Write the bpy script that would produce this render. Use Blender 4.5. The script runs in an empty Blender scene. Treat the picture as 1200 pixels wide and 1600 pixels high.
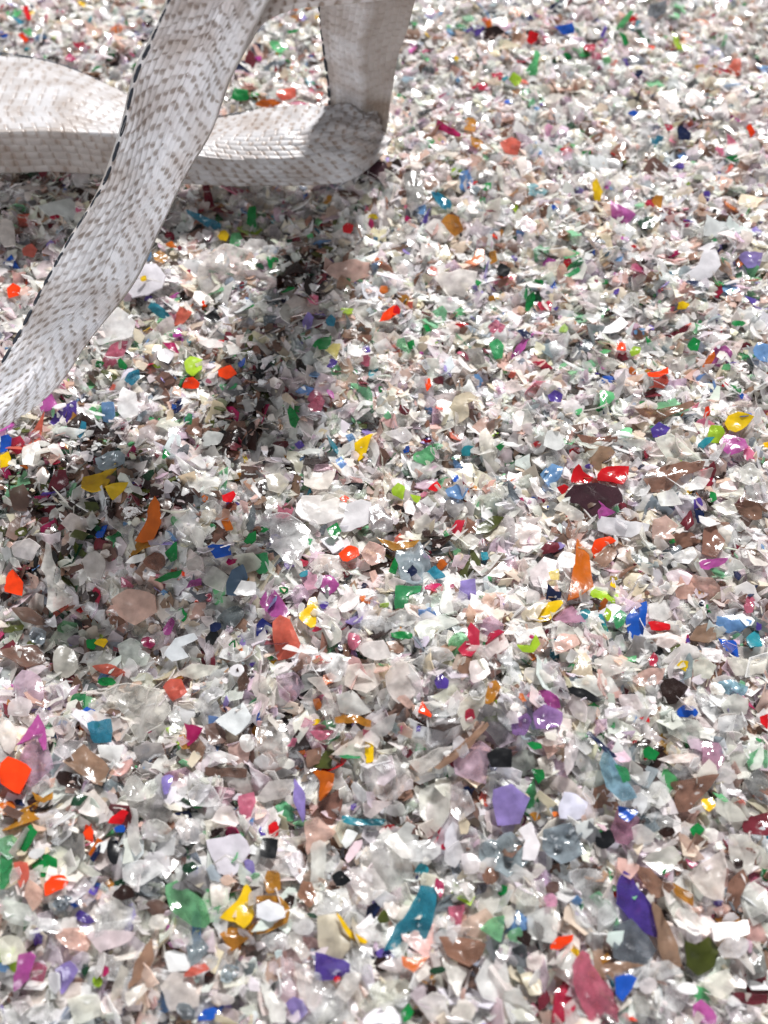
import bpy, math, random
import numpy as np
from mathutils import Vector, Matrix

rng = np.random.default_rng(11)
random.seed(5)
scene = bpy.context.scene
D = bpy.data

# ------------------------------------------------------------------ camera
PITCH = math.radians(58.0)            # below the horizontal
CAM = Vector((0.0, 0.0, 0.43))
HALF = math.tan(math.radians(30.0))   # half the vertical field
cam = D.cameras.new("camera")
cam.sensor_fit = 'VERTICAL'
cam.sensor_height = 24.0
cam.lens = 12.0 / HALF
cam.clip_start = 0.005
cam.clip_end = 50.0
cam_ob = D.objects.new("camera", cam)
scene.collection.objects.link(cam_ob)
cam_ob.location = CAM
cam_ob.rotation_euler = (math.radians(90.0) - PITCH, 0.0, 0.0)
cam.dof.use_dof = True
cam.dof.focus_distance = 0.50
cam.dof.aperture_fstop = 4.0
scene.camera = cam_ob

# ------------------------------------------------------------------ world and lamps
world = D.worlds.new("World")
scene.world = world
world.use_nodes = True
wn = world.node_tree.nodes
wn.clear()
wo = wn.new('ShaderNodeOutputWorld')
wb = wn.new('ShaderNodeBackground')
wtc = wn.new('ShaderNodeTexCoord')
wsep = wn.new('ShaderNodeSeparateXYZ')
wr = wn.new('ShaderNodeValToRGB')
wl = world.node_tree.links
wl.new(wtc.outputs['Generated'], wsep.inputs[0])
wl.new(wsep.outputs['Z'], wr.inputs[0])
wr.color_ramp.elements[0].position = 0.0
wr.color_ramp.elements[0].color = (0.16, 0.16, 0.16, 1)
wr.color_ramp.elements[1].position = 0.9
wr.color_ramp.elements[1].color = (0.71, 0.72, 0.75, 1)
wl.new(wr.outputs[0], wb.inputs[0])
wb.inputs[1].default_value = 0.36
wl.new(wb.outputs[0], wo.inputs[0])


def lamp(name, direction, dist, size, power, color):
    """A big soft lamp looking at the pile; direction points from the pile to the lamp."""
    d = Vector(direction).normalized()
    L = D.lights.new(name, 'AREA')
    L.shape = 'RECTANGLE'
    L.size, L.size_y = size
    L.energy = power
    L.color = color
    o = D.objects.new(name, L)
    scene.collection.objects.link(o)
    tgt = Vector((-0.02, 0.32, 0.0))
    o.location = tgt + d * dist
    o.rotation_euler = (-d).to_track_quat('-Z', 'Y').to_euler()
    return o


LIGHT_DIR = (0.27, 0.79, 0.86)
lamp("hall_lamp", LIGHT_DIR, 5.5, (0.55, 0.55), 640.0, (1.0, 0.984, 0.968))
lamp("camera_fill", (-0.30, -1.0, 0.50), 2.6, (1.4, 0.9), 42.0, (0.95, 0.965, 1.0))  # added fill from the camera side, brightens the front strap

scene.view_settings.view_transform = 'Standard'
scene.view_settings.look = 'None'
scene.view_settings.exposure = 0.02
scene.view_settings.gamma = 1.0
scene.view_settings.use_curve_mapping = False
scene.render.engine = 'CYCLES'
scene.cycles.max_bounces = 11
scene.cycles.diffuse_bounces = 9
scene.cycles.glossy_bounces = 3
scene.cycles.transmission_bounces = 5
scene.cycles.transparent_max_bounces = 12
scene.cycles.sample_clamp_indirect = 4.0
scene.cycles.caustics_reflective = False
scene.cycles.caustics_refractive = False

# ------------------------------------------------------------------ pixel <-> pile
F = 800.0 / HALF                     # the photograph is 1200 x 1600
RIGHT = Vector((1, 0, 0))
FWD = Vector((0, math.cos(PITCH), -math.sin(PITCH)))
UP = RIGHT.cross(FWD)
CAMn, Rn, Fn, Un = (np.array(v) for v in (CAM, RIGHT, FWD, UP))


def ray(px, py):
    px = np.asarray(px, float)
    py = np.asarray(py, float)
    return (Fn[None] * F + Rn[None] * (px - 600.0)[..., None] + Un[None] * (800.0 - py)[..., None]) / F


def on_height(px, py, z):
    d = ray(np.atleast_1d(px), np.atleast_1d(py))
    t = (np.asarray(z) - CAMn[2]) / d[:, 2]
    return CAMn[None] + d * t[:, None]


def to_pix(p):
    q = p - CAMn
    dep = q @ Fn
    return 600.0 + F * (q @ Rn) / dep, 800.0 - F * (q @ Un) / dep, dep


# ------------------------------------------------------------------ the shape of the heap
def base_z(x, y):
    x = np.asarray(x, float)
    y = np.asarray(y, float)
    z = 0.006 * np.sin(9.0 * x + 1.3) * np.cos(7.0 * y + 0.4)
    z += 0.004 * np.sin(23.0 * x - 11.0 * y + 0.8) + 0.003 * np.cos(31.0 * y + 17.0 * x)
    z += 0.0016 * np.sin(61.0 * x + 2.0) * np.sin(57.0 * y + 1.0)
    z -= 0.027 * np.exp(-(((x + 0.17) / 0.07) ** 2 + ((y - 0.20) / 0.05) ** 2))   # hollow at the left
    z += 0.019 * np.exp(-(((x - 0.02) / 0.10) ** 2 + ((y - 0.17) / 0.06) ** 2))
    return z - 0.012


X0, X1, Y0, Y1, CELL = -0.80, 0.80, -0.35, 1.25, 0.0016
NX, NY = int((X1 - X0) / CELL) + 1, int((Y1 - Y0) / CELL) + 1
gx, gy = np.meshgrid(np.linspace(X0, X1, NX), np.linspace(Y0, Y1, NY), indexing='ij')
H = base_z(gx, gy)


def hidx(x, y):
    i = np.clip(((x - X0) / CELL + 0.5).astype(int), 0, NX - 1)
    j = np.clip(((y - Y0) / CELL + 0.5).astype(int), 0, NY - 1)
    return i, j


def hget(x, y):
    i, j = hidx(np.asarray(x), np.asarray(y))
    return H[i, j]


def on_pile(px, py):
    z = np.full(np.atleast_1d(px).shape, 0.0)
    for _ in range(5):
        p = on_height(px, py, z)
        z = 0.5 * z + 0.5 * hget(p[:, 0], p[:, 1])
    return on_height(px, py, z)


# ------------------------------------------------------------------ colours
def lin(h):
    v = np.array([int(h[i:i + 2], 16) for i in (0, 2, 4)]) / 255.0
    return np.where(v <= 0.04045, v / 12.92, ((v + 0.055) / 1.055) ** 2.4)


# code: (colour, how clear, roughness, wrinkle)
PAL = {
    'w': ('E4E4E4', 0, .30, .3), 'f': ('F4EFEC', 0.58, 0.36, .7), 'c': ('F8F5F3', 0.77, 0.19, 1.3), 'cr': ('E8DECB', 0.35, .35, .9),
    'cp': ('ECDAE6', 0.78, 0.17, 1.0), 'cg': ('9CD8AE', 0.68, .16, .9), 'cb': ('AED3E2', 0.66, 0.17, 1.0), 'dc': ('B8B6B4', 0.7, 0.18, 1.1),
    'lp': ('EACFC4', 0.58, .22, 1.0), 'tn': ('B4947E', 0.5, .25, .8), 'br': ('86685C', 0.42, .28, .8), 'rb': ('A8806E', 0.52, .16, 1.1),
    'db': ('382420', 0.3, .22, .9), 'dr': ('84303E', 0.35, .22, .8), 'dm': ('50303A', 0.2, .12, .6), 'rd': ('D01420', 0.08, .16, .6),
    'rk': ('CC3458', 0.45, .16, .9), 'hr': ('D8304A', 0.15, .15, .5), 'hp': ('B81E66', 0.3, .24, .8), 'hk': ('E0387C', 0.2, .22, .5),
    'mg': ('D06ABC', 0.55, .22, .8), 'pk': ('E48CA8', 0.6, .20, .9), 'lk': ('E0B4CA', 0.7, .14, 1.0), 'sa': ('E8806C', 0.55, .24, .7),
    'or': ('FA4C16', 0.02, .16, .4), 'do': ('D67418', 0.3, .26, .6), 'am': ('CE9632', 0.55, .22, .8), 'ye': ('ECCC10', 0.12, .22, .6),
    'yd': ('E6C820', 0.15, .26, .6), 'ly': ('E6DC90', 0.5, .28, .6), 'lm': ('B8D83A', 0.3, .22, .6), 'ol': ('5A6224', 0.35, .28, .8),
    'gl': ('74CC90', 0.5, .22, .6), 'gn': ('4CB478', 0.58, .20, .7), 'gr': ('0E9A4C', 0.35, .20, .6), 'dg': ('1E4E34', 0.35, .24, .7),
    'lg': ('84D0A4', 0.6, .18, .9), 'te': ('3A9CB6', 0.58, .14, .9), 'tc': ('34A4B4', 0.4, .20, .7), 'lb': ('84B0DC', 0.58, .20, .7),
    'bl': ('1C60C4', 0.18, .20, .5), 'nb': ('182650', 0.15, .24, .7), 'nv': ('101C66', 0.05, .22, .5), 'ld': ('5A7488', 0.35, .20, .6),
    'pu': ('6A50B4', 0.45, .20, .8), 'lv': ('AE9EDA', 0.5, .20, .7), 'vs': ('B890CC', 0.6, .10, 1.4), 'bk': ('14161A', .0, .28, .5),
    'dk': ('16181C', .2, .25, .7), 'sm': ('98A0A8', 0.68, 0.2, .9), 'gy': ('949A9E', 0.6, .20, .8), 'sl': ('B8C2CA', 0.62, 0.12, 2.0),
    'wp': ('F4DEE4', .05, .08, .5), 'wg': ('E6E8EE', .08, .10, .6), 'gd': ('C8A040', .2, .2, .7),
}
PALV = {k: (lin(v[0]), v[1], v[2], v[3]) for k, v in PAL.items()}

# ------------------------------------------------------------------ materials
def flake_material():
    m = D.materials.new("shredded_plastic")
    m.use_nodes = True
    nt = m.node_tree
    n, l = nt.nodes, nt.links
    n.clear()
    out = n.new('ShaderNodeOutputMaterial')
    tint = n.new('ShaderNodeAttribute'); tint.attribute_name = 'tint'
    fin = n.new('ShaderNodeAttribute'); fin.attribute_name = 'finish'       # r: roughness, g: clarity
    sep = n.new('ShaderNodeSeparateColor'); l.new(fin.outputs['Color'], sep.inputs[0])
    tc = n.new('ShaderNodeTexCoord')
    # milky clouding and dust inside the plastic
    nz = n.new('ShaderNodeTexNoise'); nz.inputs['Scale'].default_value = 170.0; nz.inputs['Detail'].default_value = 4.0
    geo = n.new('ShaderNodeNewGeometry')
    l.new(geo.outputs['Position'], nz.inputs['Vector'])
    nd = n.new('ShaderNodeTexNoise'); nd.inputs['Scale'].default_value = 900.0; nd.inputs['Detail'].default_value = 3.0
    l.new(geo.outputs['Position'], nd.inputs['Vector'])
    mr = n.new('ShaderNodeMapRange')
    mr.inputs[1].default_value = .3; mr.inputs[2].default_value = .7; mr.inputs[3].default_value = .86; mr.inputs[4].default_value = 1.10
    l.new(nz.outputs[0], mr.inputs[0])
    col = n.new('ShaderNodeVectorMath'); col.operation = 'SCALE'
    l.new(tint.outputs['Color'], col.inputs[0]); l.new(mr.outputs[0], col.inputs['Scale'])
    # bump: scuffs and fine ripples
    add = n.new('ShaderNodeMath'); add.operation = 'MULTIPLY_ADD'; add.inputs[1].default_value = .10
    l.new(nd.outputs[0], add.inputs[0]); l.new(nz.outputs[0], add.inputs[2])
    bump = n.new('ShaderNodeBump'); bump.inputs['Strength'].default_value = .55; bump.inputs['Distance'].default_value = .0009
    l.new(add.outputs[0], bump.inputs['Height'])
    dif = n.new('ShaderNodeBsdfDiffuse'); l.new(col.outputs[0], dif.inputs[0]); l.new(bump.outputs[0], dif.inputs['Normal'])
    trl = n.new('ShaderNodeBsdfTranslucent'); l.new(col.outputs[0], trl.inputs[0]); l.new(bump.outputs[0], trl.inputs['Normal'])
    m1 = n.new('ShaderNodeMixShader')
    mth = n.new('ShaderNodeMath'); mth.operation = 'MULTIPLY_ADD'; mth.inputs[1].default_value = .10; mth.inputs[2].default_value = .46
    l.new(sep.outputs[1], mth.inputs[0]); l.new(mth.outputs[0], m1.inputs[0])
    l.new(dif.outputs[0], m1.inputs[1]); l.new(trl.outputs[0], m1.inputs[2])
    tr = n.new('ShaderNodeBsdfTransparent')
    tcl = n.new('ShaderNodeMix'); tcl.data_type = 'RGBA'; tcl.inputs[0].default_value = .45
    l.new(tint.outputs['Color'], tcl.inputs[6]); tcl.inputs[7].default_value = (.97, .97, .97, 1)
    l.new(tcl.outputs[2], tr.inputs[0])
    m2 = n.new('ShaderNodeMixShader')
    # a solid flake crosses the ray twice (top and underside), so clarity is per face; edges look milkier
    lw = n.new('ShaderNodeLayerWeight'); lw.inputs[0].default_value = .35
    cl = n.new('ShaderNodeMath'); cl.operation = 'MULTIPLY'
    inv = n.new('ShaderNodeMath'); inv.operation = 'SUBTRACT'; inv.inputs[0].default_value = 1.0
    l.new(lw.outputs['Facing'], inv.inputs[1])
    nm = n.new('ShaderNodeMapRange'); nm.inputs[1].default_value = .35; nm.inputs[2].default_value = .75
    nm.inputs[3].default_value = 1.15; nm.inputs[4].default_value = .75
    l.new(nz.outputs[0], nm.inputs[0])
    cl2 = n.new('ShaderNodeMath'); cl2.operation = 'MULTIPLY'
    l.new(sep.outputs[1], cl.inputs[0]); l.new(nm.outputs[0], cl.inputs[1])
    l.new(cl.outputs[0], cl2.inputs[0]); l.new(inv.outputs[0], cl2.inputs[1])
    l.new(cl2.outputs[0], m2.inputs[0]); l.new(m1.outputs[0], m2.inputs[1]); l.new(tr.outputs[0], m2.inputs[2])
    gl = n.new('ShaderNodeBsdfGlossy'); gl.inputs[0].default_value = (1, 1, 1, 1)
    l.new(sep.outputs[0], gl.inputs['Roughness']); l.new(bump.outputs[0], gl.inputs['Normal'])
    fr = n.new('ShaderNodeFresnel'); fr.inputs[0].default_value = 1.5; l.new(bump.outputs[0], fr.inputs['Normal'])
    frm = n.new('ShaderNodeMath'); frm.operation = 'MULTIPLY'
    bf = n.new('ShaderNodeMath'); bf.operation = 'SUBTRACT'; bf.inputs[0].default_value = 1.0
    l.new(geo.outputs['Backfacing'], bf.inputs[1])
    l.new(fr.outputs[0], frm.inputs[0]); l.new(bf.outputs[0], frm.inputs[1])
    m3 = n.new('ShaderNodeMixShader'); l.new(frm.outputs[0], m3.inputs[0])
    l.new(m2.outputs[0], m3.inputs[1]); l.new(gl.outputs[0], m3.inputs[2])
    l.new(m3.outputs[0], out.inputs[0])
    return m


def soil_material():
    m = D.materials.new("packed_fines")
    m.use_nodes = True
    nt = m.node_tree; n = nt.nodes; l = nt.links
    b = n['Principled BSDF']
    v = n.new('ShaderNodeTexVoronoi'); v.inputs['Scale'].default_value = 260.0
    g = n.new('ShaderNodeNewGeometry'); l.new(g.outputs['Position'], v.inputs['Vector'])
    r = n.new('ShaderNodeValToRGB')
    r.color_ramp.elements[0].color = (.10, .075, .065, 1); r.color_ramp.elements[1].color = (.42, .40, .37, 1)
    s = n.new('ShaderNodeSeparateColor'); l.new(v.outputs['Color'], s.inputs[0]); l.new(s.outputs[0], r.inputs[0])
    l.new(r.outputs[0], b.inputs['Base Color']); b.inputs['Roughness'].default_value = .6
    bp = n.new('ShaderNodeBump'); bp.inputs['Distance'].default_value = .002; l.new(v.outputs['Distance'], bp.inputs['Height'])
    l.new(bp.outputs[0], b.inputs['Normal'])
    return m


def webbing_material():
    m = D.materials.new("woven_webbing")
    m.use_nodes = True
    nt = m.node_tree; n = nt.nodes; l = nt.links
    b = n['Principled BSDF']
    a = n.new('ShaderNodeAttribute'); a.attribute_name = 'tint'
    g = n.new('ShaderNodeNewGeometry')
    nz = n.new('ShaderNodeTexNoise'); nz.inputs['Scale'].default_value = 45.0; nz.inputs['Detail'].default_value = 5.0
    l.new(g.outputs['Position'], nz.inputs['Vector'])
    mx = n.new('ShaderNodeMix'); mx.data_type = 'RGBA'; mx.blend_type = 'MULTIPLY'
    r = n.new('ShaderNodeValToRGB')
    r.color_ramp.elements[0].position = .32; r.color_ramp.elements[0].color = (.66, .58, .52, 1)
    r.color_ramp.elements[1].position = .58; r.color_ramp.elements[1].color = (1, 1, 1, 1)
    l.new(nz.outputs[0], r.inputs[0])
    mx.inputs[0].default_value = .8
    l.new(a.outputs['Color'], mx.inputs[6]); l.new(r.outputs[0], mx.inputs[7])
    l.new(mx.outputs[2], b.inputs['Base Color'])
    b.inputs['Roughness'].default_value = .38
    b.inputs['Specular IOR Level'].default_value = .45
    n2 = n.new('ShaderNodeTexNoise'); n2.inputs['Scale'].default_value = 1400.0
    l.new(g.outputs['Position'], n2.inputs['Vector'])
    bp = n.new('ShaderNodeBump'); bp.inputs['Strength'].default_value = .4; bp.inputs['Distance'].default_value = .0003
    l.new(n2.outputs[0], bp.inputs['Height']); l.new(bp.outputs[0], b.inputs['Normal'])
    # woven polypropylene lets some light through
    tl = n.new('ShaderNodeBsdfTranslucent'); l.new(mx.outputs[2], tl.inputs[0])
    ms = n.new('ShaderNodeMixShader'); ms.inputs[0].default_value = .08
    l.new(b.outputs[0], ms.inputs[1]); l.new(tl.outputs[0], ms.inputs[2])
    l.new(ms.outputs[0], n['Material Output'].inputs[0])
    return m


def stitch_material():
    m = D.materials.new("dark_thread")
    m.use_nodes = True
    nt = m.node_tree; n = nt.nodes; l = nt.links
    b = n['Principled BSDF']
    nz = n.new('ShaderNodeTexNoise'); nz.inputs['Scale'].default_value = 900.0
    g = n.new('ShaderNodeNewGeometry'); l.new(g.outputs['Position'], nz.inputs['Vector'])
    r = n.new('ShaderNodeValToRGB')
    r.color_ramp.elements[0].color = (.010, .014, .022, 1); r.color_ramp.elements[1].color = (.045, .055, .075, 1)
    l.new(nz.outputs[0], r.inputs[0]); l.new(r.outputs[0], b.inputs['Base Color'])
    b.inputs['Roughness'].default_value = .7
    return m


MAT = flake_material()
SOIL = soil_material()
WEB = webbing_material()
STITCH = stitch_material()


# ------------------------------------------------------------------ mesh helpers
def mesh_from(name, V, polys_flat, starts, totals, smooth, tint=None, finish=None, mat=None):
    me = D.meshes.new(name)
    me.vertices.add(len(V))
    me.vertices.foreach_set('co', np.ascontiguousarray(V, dtype=np.float32).ravel())
    me.loops.add(len(polys_flat))
    me.loops.foreach_set('vertex_index', np.ascontiguousarray(polys_flat, dtype=np.int32))
    me.polygons.add(len(starts))
    me.polygons.foreach_set('loop_start', np.ascontiguousarray(starts, dtype=np.int32))
    me.polygons.foreach_set('use_smooth', np.ascontiguousarray(smooth, dtype=bool))
    me.update(calc_edges=True)
    if tint is not None:
        a = me.color_attributes.new('tint', 'FLOAT_COLOR', 'POINT')
        t4 = np.ones((len(V), 4), np.float32); t4[:, :3] = tint
        a.data.foreach_set('color', t4.ravel())
    if finish is not None:
        a = me.color_attributes.new('finish', 'FLOAT_COLOR', 'POINT')
        t4 = np.ones((len(V), 4), np.float32); t4[:, :2] = finish
        a.data.foreach_set('color', t4.ravel())
    if mat:
        me.materials.append(mat)
    return me


def tag(o, label=None, cat=None, group=None, kind=None):
    if label: o['label'] = label
    if cat: o['category'] = cat
    if group: o['group'] = group
    if kind: o['kind'] = kind
    return o


def link(name, me, parent=None):
    o = D.objects.new(name, me)
    scene.collection.objects.link(o)
    if parent: o.parent = parent
    return o


# ------------------------------------------------------------------ topology of a flake with N outline points
def flake_topology(N, rings):
    """rings: inner rings between rim and centre.  Order per side: rim, rings.., centre; then the rim strip."""
    per = N * (1 + rings) + 1
    faces = []
    smooth = []
    for side in (0, 1):
        o = side * per
        for r in range(rings):
            for k in range(N):
                a, b = o + r * N + k, o + r * N + (k + 1) % N
                c, d = a + N, b + N
                faces.append((a, b, d, c) if side == 0 else (a, c, d, b)); smooth.append(True)
        for k in range(N):
            a, b, c = o + rings * N + k, o + rings * N + (k + 1) % N, o + per - 1
            faces.append((a, b, c) if side == 0 else (b, a, c)); smooth.append(True)
    o = 2 * per
    for k in range(N):
        a, b = o + k, o + (k + 1) % N
        faces.append((b, a, a + N, b + N)); smooth.append(False)
    return per, faces, smooth


def build_flakes(out, topo, N, rings, M):
    """out: (M, 2*per + 2N, 3) world vertices -> flat arrays"""
    per, faces, smooth = topo
    nv = 2 * per + 2 * N
    off = (np.arange(M) * nv)
    tot = np.array([len(f) for f in faces])
    flat = np.concatenate([np.array(f) for f in faces])
    loops = (flat[None] + off[:, None]).ravel()
    totals = np.tile(tot, M)
    return out.reshape(-1, 3), loops, totals, np.tile(np.array(smooth), M)


# ------------------------------------------------------------------ stuff flakes: settle them one layer after another
def settle(x, y, rad, tilt_sd, update=True, sink=0.5):
    """plane fitted to what lies below each flake; returns centre and normal"""
    ang = np.arange(8) * math.pi / 4
    sx = x[:, None] + rad[:, None] * .8 * np.cos(ang)[None]
    sy = y[:, None] + rad[:, None] * .8 * np.sin(ang)[None]
    h = hget(sx, sy); hc = hget(x, y)
    r = rad * .8
    gxs = (h * np.cos(ang)).sum(1) / (4 * r)
    gys = (h * np.sin(ang)).sum(1) / (4 * r)
    mean = h.mean(1)
    res = h - mean[:, None] - gxs[:, None] * (sx - x[:, None]) - gys[:, None] * (sy - y[:, None])
    mx = np.maximum(res.max(1), hc - mean)
    g = np.stack([gxs, gys], 1)
    gn = np.linalg.norm(g, axis=1) + 1e-9
    g *= (np.minimum(gn, 1.0) / gn)[:, None]
    g += np.tan(np.clip(rng.normal(0, tilt_sd, g.shape), -1.1, 1.1))
    z = mean + sink * mx + .0003
    nrm = np.stack([-g[:, 0], -g[:, 1], np.ones(len(x))], 1)
    nrm /= np.linalg.norm(nrm, axis=1)[:, None]
    if update:
        pr = np.concatenate([[0], np.full(6, .45), np.full(12, .85)])
        pa = np.concatenate([[0], np.arange(6) * math.pi / 3, np.arange(12) * math.pi / 6])
        ux = x[:, None] + rad[:, None] * (pr * np.cos(pa))[None] * .85
        uy = y[:, None] + rad[:, None] * (pr * np.sin(pa))[None] * .85
        uz = z[:, None] + g[:, 0:1] * (ux - x[:, None]) + g[:, 1:2] * (uy - y[:, None])
        i, j = hidx(ux, uy)
        np.maximum.at(H, (i.ravel(), j.ravel()), np.minimum(uz, z[:, None] + .004).ravel())
    return z, nrm


MIX = [('c', 46), ('f', 44), ('w', 5.5), ('cr', 6), ('cg', 1.3), ('cp', 3.6), ('dc', 1.2), ('lp', 5.0), ('tn', 2.2), ('rb', 1.3), ('br', 1.3),
       ('db', 1.0), ('dr', .45), ('rd', .10), ('rk', .25), ('hp', .15), ('mg', .25), ('pk', .6), ('sa', .25), ('or', .08), ('do', .2),
       ('am', .35), ('ye', .10), ('lm', .12), ('ol', .2), ('gl', .35), ('gn', .25), ('gr', .22), ('dg', .25), ('te', .14), ('tc', .14),
       ('lb', .4), ('bl', .12), ('nb', .25), ('pu', .15), ('lv', .5), ('bk', .35), ('sm', .6), ('gy', .7), ('sl', 1.6)]
MIXK = [k for k, _ in MIX]
MIXP = np.array([p for _, p in MIX], float); MIXP /= MIXP.sum()

store = []          # pieces of the stuff mesh


def stuff_flakes(x, y, rad, cols, tilt=0.30, N=7, rings=1, sink=.5, aspect=None, ang=None, update=True):
    M = len(x)
    z, nrm = settle(x, y, rad, tilt, update=update, sink=sink)
    th = np.arange(N) * 2 * math.pi / N + rng.uniform(-.5, .5, (M, N)) * (2 * math.pi / N) * .85
    rr = rng.uniform(.42, 1.28, (M, N)) ** .8
    if aspect is None:
        aspect = np.clip(rng.lognormal(.32, .32, M), 1.0, 3.6)
    ex, ey = np.sqrt(aspect), 1 / np.sqrt(aspect)
    px = rr * np.cos(th) * ex[:, None] * rad[:, None]
    py = rr * np.sin(th) * ey[:, None] * rad[:, None]
    a = rng.uniform(0, 2 * math.pi, M) if ang is None else ang
    # frame
    t1 = np.stack([np.cos(a), np.sin(a), np.zeros(M)], 1)
    t1 -= nrm * (t1 * nrm).sum(1)[:, None]
    t1 /= np.linalg.norm(t1, axis=1)[:, None]
    t2 = np.cross(nrm, t1)
    wr = np.array([PALV[c][3] for c in cols])
    clr = np.array([PALV[c][1] for c in cols])
    rough = np.array([PALV[c][2] for c in cols])
    base = np.array([PALV[c][0] for c in cols])
    jit = rng.normal(1, .08, (M, 1)) * rng.normal(1, .028, (M, 3))
    base = np.clip(base * jit, .004, .94)
    clr = np.clip(clr * rng.uniform(.70, 1.22, M), 0, .93)
    rough = np.clip(rough * rng.uniform(.65, 1.5, M), .11, .6)
    thick = np.clip(rng.lognormal(-7.95, .45, M), .00015, .0012)
    per, faces, smooth = topo = flake_topology(N, rings)
    fr = [1.0] + [1 - (k + 1) / (rings + 1) for k in range(rings)]
    k1 = rng.normal(0, 1, M) * 22 * wr + rng.normal(0, 20, M)
    k2 = rng.normal(0, 1, M) * 14 * wr
    k3 = rng.normal(0, 1, M) * 12 * wr
    P2 = []
    for f in fr:
        jx = 1 if f == 1.0 else rng.uniform(.75, 1.2, (M, N))
        P2.append(np.stack([px * f * jx, py * f * jx], 2))
    P2.append(np.stack([px.mean(1), py.mean(1)], 1)[:, None, :])
    P2 = np.concatenate(P2, 1)                       # (M, per, 2)
    u, v = P2[..., 0], P2[..., 1]
    w = k1[:, None] * u * u + k2[:, None] * v * v + k3[:, None] * u * v
    w += rng.normal(0, .05, w.shape) * rad[:, None] * wr[:, None]
    lim = rad[:, None] * .8
    w = np.clip(w - w.mean(1)[:, None], -lim, lim)
    c = np.stack([x, y, z + thick * .5], 1)
    top = c[:, None] + u[..., None] * t1[:, None] + v[..., None] * t2[:, None] + (w + thick[:, None] / 2)[..., None] * nrm[:, None]
    bot = top - (thick[:, None, None] * nrm[:, None])
    allv = np.concatenate([top, bot, top[:, :N], bot[:, :N]], 1)
    V, L, T, S = build_flakes(allv, topo, N, rings, M)
    nv = 2 * per + 2 * N
    fin = np.repeat(np.stack([rough, clr], 1)[:, None], nv, 1)
    fin[:, 2 * per:, 1] *= .25                       # cut edges scatter light
    store.append((V, L, T, S, np.repeat(base, nv, 0), fin.reshape(-1, 2)))


def random_layer(n, x0, x1, y0, y1, med, lo, hi, N, rings, sd=.38, sink=.5, tilt=.30, mask=None, batch=700, mix=MIXP):
    x = rng.uniform(x0, x1, n); y = rng.uniform(y0, y1, n)
    if mask is not None:
        keep = mask(x, y); x, y = x[keep], y[keep]
    rad = np.clip(rng.lognormal(math.log(med), sd, len(x)), lo, hi)
    cols = np.array(MIXK)[rng.choice(len(MIXK), len(x), p=mix)]
    for s in range(0, len(x), batch):
        e = slice(s, s + batch)
        stuff_flakes(x[e], y[e], rad[e], cols[e], N=N, rings=rings, sink=sink, tilt=tilt)


def near_view(x, y):
    p = np.stack([x, y, np.zeros(len(x))], 1)
    a, b, d = to_pix(p)
    return (a > -130) & (a < 1330) & (b > -90) & (b < 1740) & (d > .1)


def far_view(x, y):
    return ~near_view(x, y)

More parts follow.
